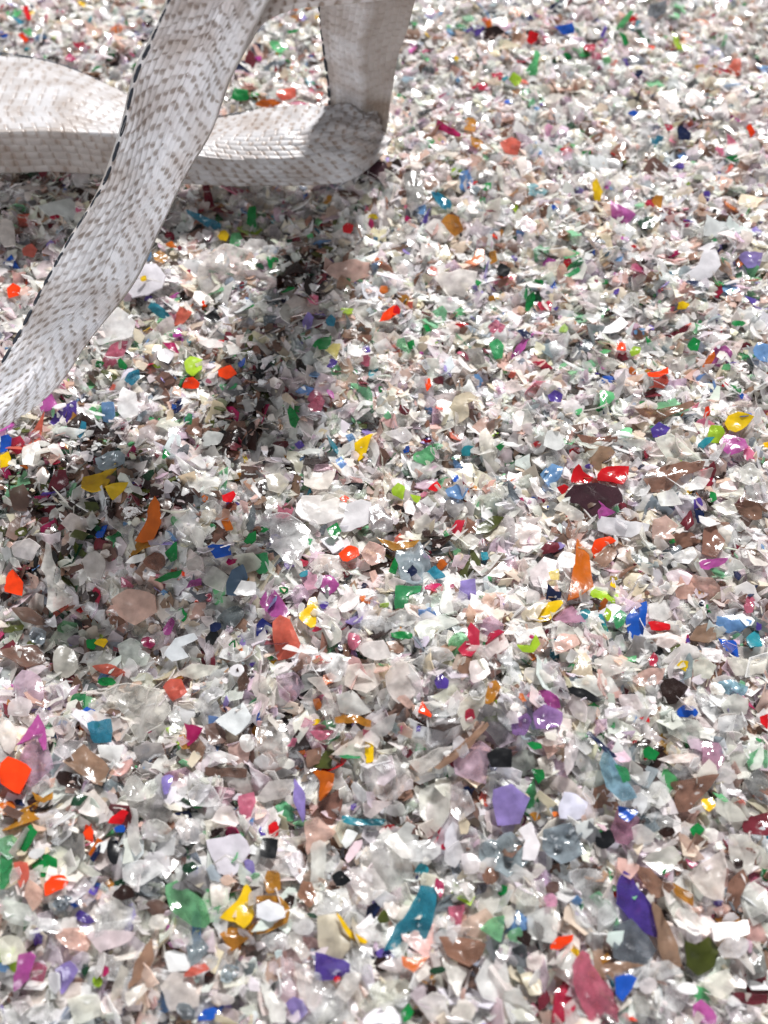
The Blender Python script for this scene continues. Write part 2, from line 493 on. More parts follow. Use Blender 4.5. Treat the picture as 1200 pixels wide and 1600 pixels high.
# flakes seen, plus a last tile of dark chips that deepens the shade: T x y scale starts a tile; P colour outline ; label -- or -- x y width height turn colour shape ; label
DATA = """
T 0 900 3
P or 0,880 40,843 152,905 95,1027 0,975 ; glossy bright orange square flake at the lower left edge of the pile
P tn 285,870 395,785 520,900 480,988 365,925 ; translucent tan brown four sided flake right of the orange square
P w 455,792 587,795 565,850 545,908 525,872 470,850 ; small opaque white flake shaped like a tooth, below the two-tone teal film
P te 408,690 520,665 527,782 440,785 ; teal film scrap shading into green on top of white tooth-shaped flake
P c 490,560 600,505 740,515 810,640 760,700 640,782 585,660 ; big crumpled clear film scrap left of centre with folded upper edge
305 400 125 160 15 f o ; cloudy dome shaped flake near the left edge, above the pink tinted clear one
130 530 150 190 10 cp o ; clear flake tinted pink inside at the far left under the brown wedge
100 620 150 110 0 f c ; frosted rounded flake tucked under the clear one tinted pink inside
P mg 78,805 150,700 185,655 213,715 226,825 205,830 185,735 130,770 ; forked magenta sliver above the orange square
P w 1008,682 1140,590 1187,665 1105,752 ; opaque white wedge shaped flake beside a dark brown scrap, left of centre
P hp 865,690 955,712 925,765 882,802 ; deep crimson pointed flake left of the white wedge
1010 745 130 110 -20 br q ; dark brown film scrap lying against the white wedge
P lp 515,110 600,60 730,90 742,170 635,237 558,190 ; shiny pale peach twisted scrap with bright folds, left of centre
790 240 50 95 -25 mg b ; curled magenta bit right of the shiny peach scrap
695 310 75 65 -20 hp c ; hot pink knobbly bit below the shiny peach scrap
475 315 70 50 20 ye q ; small yellow block leaning on a green one at the left
430 318 60 60 40 gr s ; green sliver behind the small yellow block
520 445 195 60 -12 sa b ; salmon pink wrinkled strip above the small bright green scrap
500 495 95 50 -5 gr b ; bright green crumb under the salmon wrinkled strip
P w 765,365 820,290 910,262 932,295 850,330 890,380 805,402 ; white crescent shaped flake right of the hot pink bit
1075 195 150 95 35 sm o ; shiny smoke grey oval flake left of the deep navy scrap
P or 60,-35 112,30 105,95 22,75 28,10 ; matt orange red flake standing upright at the left edge
140 190 205 75 -25 br s ; rusty brown wedge pointing right below the blue and orange bits at left edge
P f 190,-30 200,-70 215,-160 240,-140 245,-80 268,-42 250,-10 262,110 345,90 340,120 245,180 215,150 225,90 210,-10 ; white T shaped plastic stem with a rounded knob standing in the shade
100 380 235 110 3 br q ; wide flat brown scrap at the left edge under the rusty wedge
780 970 60 105 -15 lv b ; pale lavender curl below the big crumpled clear scrap
370 1050 95 50 40 dg q ; dark green oblong under the tan brown flake
430 1080 190 120 -35 f c ; frosted pair of lobes right of the dark green oblong
555 1135 105 55 48 rd q ; red oblong flake resting on a small blue one
565 1185 62 45 10 bl c ; small blue chunk beneath the red oblong
P am 150,1010 165,1050 205,1065 245,1045 250,1010 235,1035 205,1045 170,1030 ; thin orange hook shaped ring piece under the orange square
620 1010 170 140 20 c c ; clear crumpled flake left of the pale lavender curl
330 955 170 95 -20 db b ; dark brown shiny film below the tan brown flake
P pk 1115,1030 1190,1010 1200,1060 1165,1155 1118,1110 ; raspberry pink upright flake below the red brown bar
35 750 90 165 10 f o ; frosted oval cut off by the left edge, above the orange square
300 720 95 125 0 c o ; small glassy clear pebble left of the teal film
P cp 130,760 210,735 252,900 140,992 90,855 ; long pale clear petal right above the orange square
820 530 110 110 15 sa q ; dull peach angular flake right of the salmon strip
935 445 210 80 8 f s ; long off-white torn strip above the opaque white wedge
920 940 85 85 0 c b ; tiny glassy knot under the white wedge
700 830 150 95 10 dc q ; clear scrap with a green shadow under the big crumpled one
720 1110 150 170 30 dc q ; large greenish grey see-through flake at lower left
1110 840 110 130 -30 lp q ; flesh coloured long flake below the dark brown scrap beside the white wedge
1060 920 200 45 -3 br r ; straight red brown bar left of the raspberry pink flake
960 1030 160 110 -5 c q ; clear flake with a pale green edge under the red brown bar
300 530 90 100 20 f c ; frosted scalloped flake right of the clear one tinted pink
620 370 170 150 -20 c q ; large pale clear flake left of the white crescent
430 380 130 60 25 c s ; thin clear shard under the small yellow block
1000 560 170 60 25 c b ; creamy clear ribbon above the opaque white wedge's left end
1110 440 75 60 20 w o ; small opaque white pebble right of the off-white torn strip
1140 500 60 110 -15 br s ; brown spike right under the small white pebble
960 640 100 130 10 c q ; grey green clear flake left of the opaque white wedge
830 680 80 140 25 c b ; glassy clear curl right of the big crumpled clear scrap
1050 850 170 60 -8 f s ; pale shard beneath the dark brown scrap
1160 780 80 90 0 f o ; small frosted oval below the white wedge's right end
90 960 10 10 0 or q ;
60 240 130 70 10 ol b ; olive green curl at the left edge above the flat brown scrap
180 280 110 100 -30 sl b ; silvery crumpled film right of the olive curl
1010 240 60 60 0 nb c ; tiny dark navy knot near the shiny smoke grey oval
1100 320 60 40 -10 gr b ; tiny green crumb below the shiny smoke grey oval
* 355 1110 60 50 0 pk
* 520 1120 30 50 20 ye
* 1130 1050 50 80 0 br
* 415 1190 45 60 0 or
* 340 1160 60 55 0 lp
* 540 640 80 60 0 br
* 230 800 80 120 0 db
* 790 130 80 90 0 tn
* 925 130 25 25 0 or
* 980 105 35 40 0 pk
* 860 200 50 60 0 gr
* 840 480 60 40 0 am
* 30 960 100 60 20 lv
* 100 1070 60 40 0 nb
* 100 1130 200 80 0 br
* 870 1080 80 60 0 dg
* 930 1080 60 40 0 gr
* 460 710 60 40 0 gr
* 230 230 60 50 0 w
* 90 50 60 60 0 nb
* 550 380 40 60 0 db
T 0 1200 3
P gr 78,345 140,260 178,300 118,402 ; emerald green oblong flake near the lower left edge
P gr 145,450 215,395 272,425 268,475 205,520 165,490 ; deep emerald faceted chunk above the flat orange oval
P or 205,545 240,505 300,500 325,530 300,565 210,605 ; flat neon orange oval flake at the lower left
P gn 0,400 60,420 55,510 20,565 0,570 ; pale emerald flake cut off by the left edge
P cg 765,545 830,520 960,620 985,720 960,750 900,745 800,660 ; large translucent mint green leaf shaped flake at lower left
P ye 1025,705 1115,620 1155,530 1185,590 1195,690 1145,760 1100,720 ; bright yellow pointed flake with a curved fold, right of the mint green leaf
P am 1025,780 1080,735 1150,765 1195,720 1195,770 1085,862 ; amber translucent flake below the bright yellow one
P w 962,335 1130,305 1180,390 1090,515 1020,495 ; big rounded triangular milky white flake in the lower left
P c 445,660 580,588 645,650 620,740 590,850 460,830 ; large glass clear faceted flake in the lower left
P f 395,780 490,760 640,765 610,810 470,870 ; frosted slab under the large glass clear faceted flake
350 800 180 120 -15 lp c ; pale pinkish white flake left of the glass clear faceted one
670 920 75 270 -25 tn s ; long narrow tan brown spike at the bottom left
P f 585,1060 740,950 700,1040 600,1125 ; pale cream flake right under the long tan spike
P lv 258,940 330,900 370,950 290,1065 ; dusty violet pointed flake at the bottom left
100 960 100 210 -25 mg q ; dusty magenta upright strip near the bottom left corner
480 950 60 65 -20 hp c ; crimson crumb above the lime bead at the bottom left
455 1000 50 55 20 lm d ; lime green tiny bead at the bottom left
P or 390,300 420,270 440,300 435,350 400,335 ; small neon orange chip with pointed top at the lower left
530 385 60 140 3 bk o ; black upright oval flake at the lower left
P nb 420,425 470,350 470,400 440,440 ; small navy splinter left of the black upright oval
P c 565,455 730,425 790,480 640,560 580,535 ; clear curved tile with green showing through, lower left
P f 600,180 645,190 650,330 672,385 640,418 600,360 ; long narrow white strip standing at lower left
330 380 150 180 10 dc q ; dark see-through grey flake right of the emerald oblong
160 595 95 155 5 lp s ; pale rose petal flake left of the neon orange oval
P f 0,610 150,640 190,715 110,745 0,700 ; frosted white broad flake on the left edge under the neon orange oval
240 740 160 80 -15 c c ; clear flake with frosty edge under the neon orange oval
60 850 150 140 10 f q ; large pale grey flake on the left edge above the magenta strip
380 560 110 180 35 c q ; pale glassy shard right of the neon orange oval
390 700 120 60 -20 pu b ; dark violet scrap right of the frosted left edge flake
740 720 110 90 30 f b ; frosted twisted bit between the glass clear and mint green flakes
850 790 110 110 0 c q ; lilac tinted clear square flake below the mint green leaf
920 850 110 180 -10 sl s ; pale blue grey shard below the mint green leaf
830 910 150 110 -10 w q ; white flake edge above the broad frosted piece at the bottom
920 950 160 60 20 sa b ; salmon curved strip left under the amber flake
840 1050 190 190 0 f q ; broad frosted slab at the bottom left under the salmon curved strip
540 940 80 190 25 c s ; clear narrow pane left of the long tan spike
400 1130 170 130 5 f q ; pale milky square at the bottom edge left
520 1110 140 130 20 f c ; pale milky wedge at the bottom edge under the clear narrow pane
990 1150 150 60 25 bl s ; blue spike shaped flake at the bottom edge
870 1150 90 110 20 sm c ; charcoal flake left of the blue spike at the bottom edge
1030 1080 140 60 -15 f o ; clear lens shaped flake above the blue spike
1080 960 120 90 20 sl b ; silvery grey glinting flake under the amber one
P f 410,120 440,90 520,200 500,260 440,220 350,190 ; white fan shaped pair of flakes at the lower left below the frosted lobes
730 300 160 110 -15 c o ; pearly round flake right of the long narrow white strip
900 290 180 120 -30 c c ; crumpled clear scrap above left of the big milky triangle
1060 240 130 110 0 f b ; frosted hooked bit above the big milky triangle
1020 590 110 130 -30 f q ; cream flake left above the yellow pointed one
1170 470 60 90 0 lv q ; lilac grey flake at the right side of the big milky triangle
890 470 100 70 30 dg b ; dark green film peeping above the mint green leaf
740 660 140 80 -20 br c ; brown scrap left of the mint green leaf
580 580 130 90 10 db c ; very dark brown hollow scrap above the glass clear flake
290 630 110 80 30 sl b ; small dark glassy curl below the neon orange oval
100 1110 110 100 0 c q ; dull clear flake near the bottom left corner
200 1150 160 110 20 c c ; grey clear lump at the bottom edge near the left corner
170 400 90 50 20 w o ; small pearl white bit between two emerald chunks
40 370 120 110 30 cg q ; pale green tinted clear flake on the left edge above the pale emerald one
100 500 70 130 0 sa q ; peach brown flake left of the faceted emerald chunk
* 1120 830 60 60 0 am
* 700 570 130 70 0 sm
* 570 535 60 40 0 dg
* 440 570 60 60 0 pu
* 920 480 40 60 0 bl
* 1010 310 110 50 0 db
* 860 440 90 50 0 br
* 985 970 60 80 0 db
* 20 940 60 60 0 lb
* 410 950 50 60 0 dg
* 790 760 30 60 0 mg
* 830 830 80 50 0 mg
* 180 800 60 100 0 pu
* 1200 1000 60 60 0 c
T 400 1200 3
P te 590,860 640,770 720,660 770,545 845,560 835,680 800,790 760,850 680,835 ; large teal cellophane piece with a bright glint, lowest middle of the pile
P w 0,640 60,612 130,650 140,700 60,720 0,700 ; opaque white cap lying in an amber ring at the bottom middle-left
P am 0,600 110,600 160,650 150,725 60,770 0,785 0,722 60,722 135,705 125,640 60,612 0,635 ; amber yellow ring around the opaque white cap
P cr 285,690 375,675 430,760 525,825 440,840 400,915 290,840 ; creamy pleated fan shaped flake with a yellow edge
P ye 375,675 400,700 440,760 525,812 515,828 440,795 405,745 ; yellow curved sliver along the edge of the creamy fan
P pu 275,860 340,880 440,920 440,960 380,990 280,1000 ; violet flake under the creamy fan shaped one
P bk 28,325 108,335 92,425 18,415 ; small black square flake with crisp edges
85 285 60 75 0 rd c ; red crumb on top of the small black square
P lg 88,180 125,145 180,190 178,250 130,245 ; mint green crumpled bit above the black square
P tc 400,222 450,232 500,240 590,232 622,245 585,272 500,268 440,265 400,250 ; turquoise bow-tie shaped sliver in the lower middle
P w 398,345 430,280 480,305 450,350 420,378 ; small opaque white shard under the turquoise bow-tie sliver
P wp 415,425 455,345 500,335 495,370 450,430 430,450 ; glaring white and pink reflective strip under the turquoise sliver
P lv 1105,150 1110,100 1200,70 1290,140 1240,265 1130,275 1120,220 ; large lavender boat shaped flake in the lower right middle
P w 885,310 920,245 980,290 970,335 900,400 880,360 ; opaque bluish white pointed flake left below the lavender boat
P f 885,380 950,335 975,400 935,470 880,440 ; clear flake holding a blue spot under the bluish white pointed one
P f 500,165 560,150 640,160 570,215 540,240 505,225 ; bean shaped milky flake above the turquoise bow-tie sliver
P f 770,110 850,60 920,130 910,220 840,305 770,220 ; large frosted grey round flake in the lower middle
P c 910,80 965,60 1035,195 950,260 915,215 ; clear pane with a bright edge right of the large frosted grey one
1040 740 170 130 35 lp q ; white flake blushing pink between pink and mint bits at the bottom
P pk 900,650 980,640 960,745 910,720 ; raspberry pink film left of the flake blushing pink
P cg 1045,750 1110,700 1165,690 1150,820 1080,775 ; mint green shell shaped flake at the bottom, right of the blushing pink one
P rb 850,800 960,790 1080,830 1060,890 1000,940 890,880 ; shiny copper brown twisted film at the bottom middle
P do 680,880 740,890 820,880 740,960 690,930 ; deep orange heart shaped flake at the bottom under the teal cellophane
850 950 80 50 5 dg c ; dark green chip right of the deep orange heart
380 990 40 35 0 rd c ; tiny red crumb under the violet flake
240 590 110 140 15 rb c ; copper orange flake right of the opaque white cap
80 540 110 130 20 am c ; amber dark flake above the opaque white cap
P f 20,1005 45,985 90,1060 145,1110 140,1195 70,1195 ; white lance shaped flake at the bottom edge left of middle
190 1130 110 120 0 lv q ; violet grey flake right of the white lance at the bottom edge
P c 170,900 300,960 440,1090 420,1195 290,1190 200,1060 ; big clear bent sheet at the bottom edge left of middle
P c 470,1120 560,1000 700,980 745,1060 620,1100 520,1150 ; clear glossy lens with white streaks at the bottom middle
P w 500,1180 560,1125 640,1120 685,1175 680,1198 500,1198 ; milky white round flake touching the bottom edge in the middle
830 1120 160 150 0 f q ; creamy frosted block at the bottom edge right of middle
970 1130 120 130 10 f c ; pale frosted block right of the creamy one at the bottom edge
P f 1020,990 1090,870 1160,870 1190,1000 1160,1110 1060,1080 ; tall greyish frosted slab at bottom right of the copper film
P f 860,820 900,900 990,940 950,1080 900,1000 ; narrow clear triangle left below the copper film
P c 560,340 620,270 720,400 730,560 640,580 560,560 480,430 ; large hazy clear sheet above the teal cellophane
P c 440,470 560,470 620,570 520,640 450,560 ; clear triangle flake with violet haze left of the hazy sheet
P f 262,350 300,335 330,350 315,620 275,645 250,600 ; long pale tube shaped strip standing in the lower middle
P lp 225,250 290,225 380,300 240,410 ; pale sand coloured wedge left of the small white shard
P rb 290,160 410,80 400,200 350,280 300,230 ; copper maroon leaf shaped film left above the turquoise sliver
P do 290,150 340,60 365,75 345,110 ; bright orange streak on the copper maroon leaf
P c 5,110 110,50 190,80 130,160 30,165 ; clear lens flake above the mint green crumpled bit
205 150 60 220 10 lv s ; pale lilac upright pane right of the mint crumpled bit
P c 700,350 870,320 870,400 800,440 720,440 ; rounded clear flake in the lower middle below the frosted grey round one
P f 600,340 660,300 740,420 680,420 ; milky bump on the hazy clear sheet
780 475 80 60 0 tc c ; dull teal round bit on the top tip of the teal cellophane
860 560 50 100 10 hp s ; dark purple red bit right of the teal cellophane's top
950 550 160 110 -10 c c ; clear scrap with lilac tint right of the teal cellophane
1000 450 110 110 -20 f q ; pale green white flake right of the one holding a blue spot
P sl 1040,350 1200,300 1300,420 1180,520 1040,440 ; big bright silvery clear scrap below the lavender boat
1100 500 90 90 20 rb o ; copper brown oval bit left under the silvery clear scrap
540 680 60 110 -30 nb q ; dark navy chip between the creamy fan and the teal cellophane
600 700 60 70 -20 ol c ; olive and orange bit left of the teal cellophane
520 780 140 60 -8 f q ; pale clear strip crossing right of the creamy fan
500 900 100 220 25 c s ; slender clear blade below the creamy fan
P f 370,1060 420,960 500,960 470,1040 420,1100 ; pinkish clear lobed flake beneath the violet one
P c 120,900 170,890 190,1010 180,1090 120,1050 ; dark glassy window flake at the bottom left of middle
220 740 120 90 0 c o ; grey clear oval left of the creamy fan
100 810 160 120 -15 c c ; grey clear crumpled sheet below the opaque white cap
200 830 80 150 20 c q ; greyish clear pane left of the violet flake
640 660 90 120 15 f c ; small milky flake left of the teal cellophane
P c 290,580 420,560 450,650 330,690 280,680 ; flat clear flake above the creamy fan
400 520 100 80 -20 bk s ; black pointed gap scrap above the flat clear flake
150 460 170 110 20 c q ; clear grey lilac flake right below the black square
890 720 100 60 10 c o ; pearly bead like flake left of the blushing pink one
700 1090 120 90 -20 c b ; clear sheet with green tint at the bottom middle
710 1150 60 100 -15 gr s ; green pointed sliver at the bottom edge in the middle
640 930 140 80 20 f q ; dull milky flake left of the deep orange heart
780 950 100 100 20 f q ; pale grey flake right of the deep orange heart
1180 700 60 110 0 f q ; pale tall flake right of the mint green shell
* 455 190 40 60 0 pu
* 620 285 70 40 0 rd
* 750 290 140 50 0 br
* 1030 220 50 90 0 br
* 990 120 60 80 0 nb
* 1040 580 60 80 0 db
* 1160 640 50 60 0 lm
* 720 1060 50 50 0 gr
* 870 770 50 40 0 dg
* 590 920 80 60 0 db
* 30 300 40 50 0 pu
* 820 1040 60 50 0 db
* 1160 580 60 60 0 gr
* 160 630 60 90 0 db
T 800 1200 3
P pu 520,475 590,570 650,640 728,780 720,812 620,775 545,705 492,640 495,520 ; long dark purple boat shaped flake in the lower right
P rk 200,1040 260,1000 300,1040 300,1130 240,1195 185,1195 ; raspberry red flake at the bottom edge in the lower right
P pk 275,920 330,850 365,870 400,950 470,1050 500,1195 360,1195 300,1060 ; large dusty rose bottle-shaped film at the bottom edge
P or 178,835 215,790 290,778 285,810 215,855 180,850 ; neon orange lens shaped chip in the lower right
P ol 800,800 860,830 930,790 980,850 950,930 870,980 820,930 ; dark olive green ragged flake near the lower right corner
P w 930,735 1105,708 1115,780 945,812 ; white rectangular slab above right of the olive ragged flake
P mg 845,1110 890,1085 960,1160 960,1198 850,1198 ; orchid pink flake at the bottom edge near the right corner
P bl 480,980 545,962 590,985 520,1100 485,1060 ; deep blue flake above the bottom edge in the lower right
P am 400,900 450,865 465,895 420,925 ; small yellow orange bit right of the neon orange lens chip
P tn 400,940 500,905 635,920 480,965 ; brown flat sliver above the deep blue flake
P w 25,290 90,248 105,300 135,360 110,435 42,432 65,340 ; opaque white boomerang shaped flake in the lower right middle
P wg 215,200 240,110 300,120 365,160 380,215 300,245 225,240 ; glossy pearl white folded piece right of the lavender boat
P f 150,60 180,20 260,40 370,140 395,240 365,300 340,220 250,110 190,105 ; long curved cream peel around the pearl white folded piece
P w 290,255 385,235 380,300 340,340 300,300 ; rounded white lobe below the pearl white folded piece
P sl 145,290 280,260 350,400 230,455 140,380 ; crinkled silver film full of tiny glints under the pearl white piece
P lk 455,300 500,180 600,230 585,320 540,365 475,350 ; clear pink shell with a blue patch at its rim
P bl 495,175 595,205 545,255 500,225 ; blue triangular patch on the clear pink shell
430 340 110 120 0 bk c ; black dark chunk left of the clear pink shell
P rb 725,70 870,45 975,25 930,90 860,160 830,205 750,200 770,100 ; large dusty copper pink scrap at the right above the yellow chip
P ye 885,150 940,138 955,180 925,208 895,185 ; small bright yellow chip at the right side of the lower right
P f 945,160 990,138 1060,180 1110,245 1020,255 955,205 ; smooth pale oval flake right of the small bright yellow chip
P dr 1085,235 1200,205 1200,325 1085,300 ; dark burgundy flake cut off by the right edge
P f 820,495 920,430 990,380 1005,500 990,625 900,600 ; large crumpled milky flake right of the long purple boat
P lp 780,300 830,330 905,430 850,445 800,400 ; peach pink upright petal left above the crumpled milky flake
P hp 810,425 875,450 840,475 ; small magenta triangle below the peach pink petal
P gr 830,290 870,255 905,290 860,330 ; emerald green four sided chip in the lower right
P f 595,370 760,330 780,350 690,390 620,400 ; creamy flat shard above the milky cube-like flake
P f 605,440 640,400 760,365 800,420 750,480 690,485 ; milky cube-like flake with a bright glint, lower right
P rb 575,460 650,470 700,530 760,560 720,600 660,610 590,500 ; glossy chestnut brown film right of the purple boat's tip
P am 740,530 850,590 850,650 770,600 ; amber tail of the chestnut film in the lower right
P tn 650,620 700,660 760,800 800,930 740,950 700,880 ; long honey brown stick ending in a round knob, right of the purple boat
P rb 1010,540 1090,470 1110,520 1040,690 985,710 1000,610 ; copper brown pointed flake right of the crumpled milky one
P c 250,480 390,470 470,560 490,680 420,740 340,640 ; big glossy clear moulded piece left of the purple boat
P c 170,480 260,560 350,730 440,800 430,880 330,800 270,640 ; clear wrinkled sheet left of the moulded clear piece
P f 65,690 180,640 220,700 200,830 80,800 ; large frosted rounded flake left above the neon orange lens chip
P sm 470,740 560,700 680,850 640,920 470,890 ; smoky clear sheet beneath the purple boat's tip
P c 600,930 740,900 800,960 700,1000 620,990 ; clear pale flake right above the deep blue flake
640 1020 90 80 20 f o ; frosted round lens right of the deep blue flake
P c 560,1060 620,1010 700,1090 680,1180 580,1150 ; clear crumpled bit at the bottom edge right of the dusty rose film
770 1080 160 160 20 c c ; pale glassy lump at the bottom edge left of the orchid flake
830 1035 110 60 -10 w o ; small white bead like bit above the orchid pink flake
P f 900,980 1010,940 1060,1020 980,1090 900,1030 ; hazy white flake under the olive ragged flake
1110 1080 180 50 -3 dr r ; dark maroon thin bar near the bottom right corner
1080 1150 180 90 0 c q ; grey clear flake in the bottom right corner
P c 20,560 150,520 160,640 60,640 0,600 ; pale green tinted glossy flake in the lower right middle
190 560 90 60 20 br c ; small brown scrap above the large frosted rounded flake
P lk 150,600 190,585 215,610 210,650 165,650 ; small pinkish clear cube above the large frosted rounded flake
250 900 90 100 20 f o ; round clear flake with orange inside, left of the dusty rose film
110 900 120 100 10 f c ; small frosted white flake left of the round one with orange inside
90 1010 130 110 -20 cr q ; cream translucent flake left above the raspberry red flake
150 1090 60 110 -20 dr s ; crimson brown sliver left of the raspberry red flake
50 1160 130 60 -25 f s ; white sliver at the bottom edge left of the raspberry red flake
60 800 70 90 40 db q ; dark brown bit left of the large frosted rounded flake
P f 600,90 690,60 755,140 690,195 600,150 ; grey frosted round flake left of the copper pink scrap
P f 560,280 610,262 680,310 660,350 580,360 ; milky lobed flake right of the clear pink shell
P c 620,220 700,200 790,260 700,300 ; small clear shiny bit above the milky lobed flake
720 300 90 60 0 db c ; dark brown cavity bit left of the emerald four sided chip
P f 720,640 790,625 880,700 920,760 860,790 760,720 ; pale ribbed shard right of the honey brown stick
P f 540,385 600,385 580,450 545,470 ; cream notch flake above the purple boat
P c 1010,310 1110,310 1150,400 1110,500 1020,430 ; clear grey flake right of the crumpled milky one at the right
1050 840 180 120 20 c c ; dim clear scrap right of the olive ragged flake
1140 920 120 160 0 dc q ; dull greenish clear flake on the right edge near the bottom
1140 620 150 180 0 c q ; greyish clear sheet on the right edge above the white slab
930 310 110 80 15 f c ; cream frosted flake right of the emerald four sided chip
1060 450 60 60 0 db c ; black brown bit right of the crumpled milky flake
* 560 460 40 40 0 c
* 105 230 60 40 0 am
* 200 225 50 40 0 do
* 130 330 60 60 0 c
* 790 470 90 80 0 rb
* 940 130 60 40 0 br
* 1170 120 80 120 -40 do
* 960 640 60 50 0 pu
* 700 680 60 50 0 db
* 500 1100 50 60 0 f
* 1170 510 50 70 0 gr
* 40 950 70 50 0 gy
* 1180 850 60 80 0 dg
* 605 250 40 50 0 db
* 710 495 50 30 0 gr
T 400 900 3
P sa 75,215 110,175 160,200 185,260 215,320 185,375 100,400 80,300 ; coral red glossy figure-shaped flake left of centre
P mg 15,130 50,55 90,70 120,110 165,170 150,200 70,190 ; translucent magenta pink petal on top of the coral red flake
P nv 0,230 30,195 70,225 75,260 20,280 0,285 ; deep navy blue flake left of the coral red one
P ye 200,180 240,150 250,105 280,95 292,140 280,240 255,248 200,200 ; mustard yellow curved pod right of the magenta petal
210 100 90 130 15 cp o ; clear lilac lens on the top of the mustard yellow pod
340 40 95 110 15 mg c ; bright magenta jagged film above the mustard yellow pod
320 135 60 45 20 pu b ; small purple knot right of the mustard yellow pod
P gn 650,50 780,45 770,80 720,85 700,180 650,150 ; pale green glassy scrap with a dark centre above, middle of the pile
P sl 660,-130 760,-150 830,-40 780,40 670,20 ; silver blue glittering film with a dark hole in it, middle of the pile
730 -20 70 60 30 nb b ; navy crinkle in the hole of the silver blue film
P gr 630,265 680,258 735,270 735,290 680,298 635,285 ; flat green sliver in the middle below the glassy green scrap
P hk 790,50 820,35 868,38 840,60 790,65 ; hot pink thin lens in the middle, left of the lavender square
P lv 955,20 1030,10 1035,100 990,120 945,145 ; matt lavender square flake in the middle
P rk 940,350 985,300 1005,220 1050,260 1050,330 1010,385 965,375 ; raspberry curl with a bright rim right of centre
P f 740,245 800,200 880,170 955,230 870,250 810,300 760,300 ; big milky arched flake left of the raspberry curl
P f 605,465 660,395 740,415 765,480 740,560 670,600 620,540 ; big frosted heptagon with lilac tint, near the middle
P c 740,400 830,330 900,340 940,385 860,410 770,440 ; pearly folded flake above right of the big frosted heptagon
P pu 835,490 860,450 905,490 900,525 850,530 ; vivid purple pebble right of the big frosted heptagon
P or 760,635 780,585 825,650 820,665 ; small orange red triangle below the big frosted heptagon
P am 1070,605 1090,500 1125,485 1148,520 1115,590 ; marigold yellow strip right of the middle
1040 540 80 120 -20 c b ; ribbed clear bit left of the marigold strip
P am 368,655 450,650 545,670 540,705 430,690 370,685 ; flat mustard bar in the middle left
P gn 385,840 455,785 495,820 490,855 410,855 ; mossy green triangle under the mustard bar
P ye 512,775 550,775 550,870 515,880 ; pale yellow little rectangle right of the mossy green triangle
P c 560,840 655,830 705,915 670,945 620,880 ; clear bevelled flake right of the pale yellow rectangle
P c 500,880 660,890 680,1000 600,1060 520,1020 ; pale blue grey clear flake in the middle, above the bean shaped milky one
P cp 920,840 1050,765 1105,810 1080,980 930,930 ; bright clear pink tinged pane right of the middle
P f 170,690 240,620 260,700 195,785 ; pale frosted diamond left of the mustard bar
P pk 250,725 370,720 330,765 290,770 ; pale rose flake under the frosted diamond
P c 0,700 120,700 180,800 100,880 0,820 ; broad hazy flake left of the rose one, left of the middle
P tn 230,820 300,800 310,870 240,900 ; honey cream round flake left of the orange film bit
P do 255,905 370,925 350,1000 300,1060 300,960 ; orange see-through film above the copper maroon leaf
P cp 90,470 180,450 230,520 170,600 110,570 ; clear flake with coral pink core below the coral red flake
P f 240,480 310,470 365,580 330,570 ; small white angular flake right of the one with coral pink core
P c 320,440 380,370 430,400 400,490 350,500 ; bright sparkling clear flake below the mustard pod
P f 430,420 560,410 590,500 520,560 410,510 ; milky squarish flake left of the big frosted heptagon
P f 470,320 600,300 640,380 560,400 500,370 ; milky soft edged flake above the squarish milky one
460 310 70 110 10 pk b ; clear pink fold left of the soft edged milky flake
P f 305,220 340,145 385,155 400,200 350,310 ; shiny ribbed white pebble flake right of the mustard pod
P f 380,560 450,530 550,640 470,660 390,640 ; dusty milky dome above the mustard bar
P c 300,620 380,590 400,660 330,700 ; clear shell shaped flake left end of the mustard bar
P f 530,720 610,660 660,640 640,720 590,755 ; small pale shard right of the mustard bar
P c 790,680 950,660 960,740 880,800 800,800 ; clear flake with blue shimmer below the small orange triangle
P c 800,570 860,550 960,590 940,650 830,660 ; lilac blue clear lens right of the small orange red triangle
P tn 830,900 1085,680 1095,700 980,830 860,910 ; brown diagonal stick right of the middle
P c 710,870 830,820 930,790 880,870 770,930 ; clear lens shaped flake left of the brown diagonal stick
P f 0,1050 60,960 180,950 140,1040 40,1065 ; pale greenish clear flake at left below the broad hazy one
1120 700 150 230 20 dc q ; grey hazy tall flake left of the violet striped film
P dk 1080,830 1130,800 1200,810 1200,900 1100,900 ; black shadowy scrap left of the lavender boat's top
1050 440 130 120 30 f c ; small pale flakes cluster piece right of the purple pebble
P f 1090,290 1160,260 1190,330 1130,370 1090,340 ; round frosted flake right of the raspberry curl
P f 1040,190 1070,165 1110,200 1100,260 1050,250 ; small cream lump above the raspberry curl
P f 470,150 520,100 580,130 560,200 480,200 ; clear rounded flake left of the pale green glassy scrap
P f 380,130 440,50 500,80 450,160 400,170 ; tilted clear square right of the mustard yellow pod
690 200 170 90 -10 c c ; clear wrinkled scrap above the flat green sliver
P f 860,150 885,30 905,40 930,180 900,190 ; tall thin off-white spike left of the lavender square
1110 110 110 90 -20 lp b ; pearly beige curl right of the lavender square
P c 1180,340 1200,320 1200,420 1140,400 ;
700 590 60 80 30 lp q ;
* 130 75 50 50 0 gr
* 510 55 50 60 0 nb
* 600 165 60 35 0 lm
* 920 55 40 35 0 hp
* 1145 30 50 35 -25 hp
* 1050 110 50 50 0 gr
* 700 240 70 50 0 dr
* 70 390 40 40 0 gr
* 290 610 50 70 0 do
* 345 500 60 70 -40 do
* 285 690 50 40 0 ye
* 320 400 110 60 0 sa
* 470 530 50 50 0 db
* 650 730 90 60 0 gy
* 690 730 40 50 0 pk
* 760 730 35 40 0 pu
* 765 805 60 50 0 gr
* 710 840 60 60 0 dr
* 1110 890 50 100 0 bl
* 990 680 60 80 0 rk
* 740 900 60 60 0 tn
* 200 430 90 60 0 br
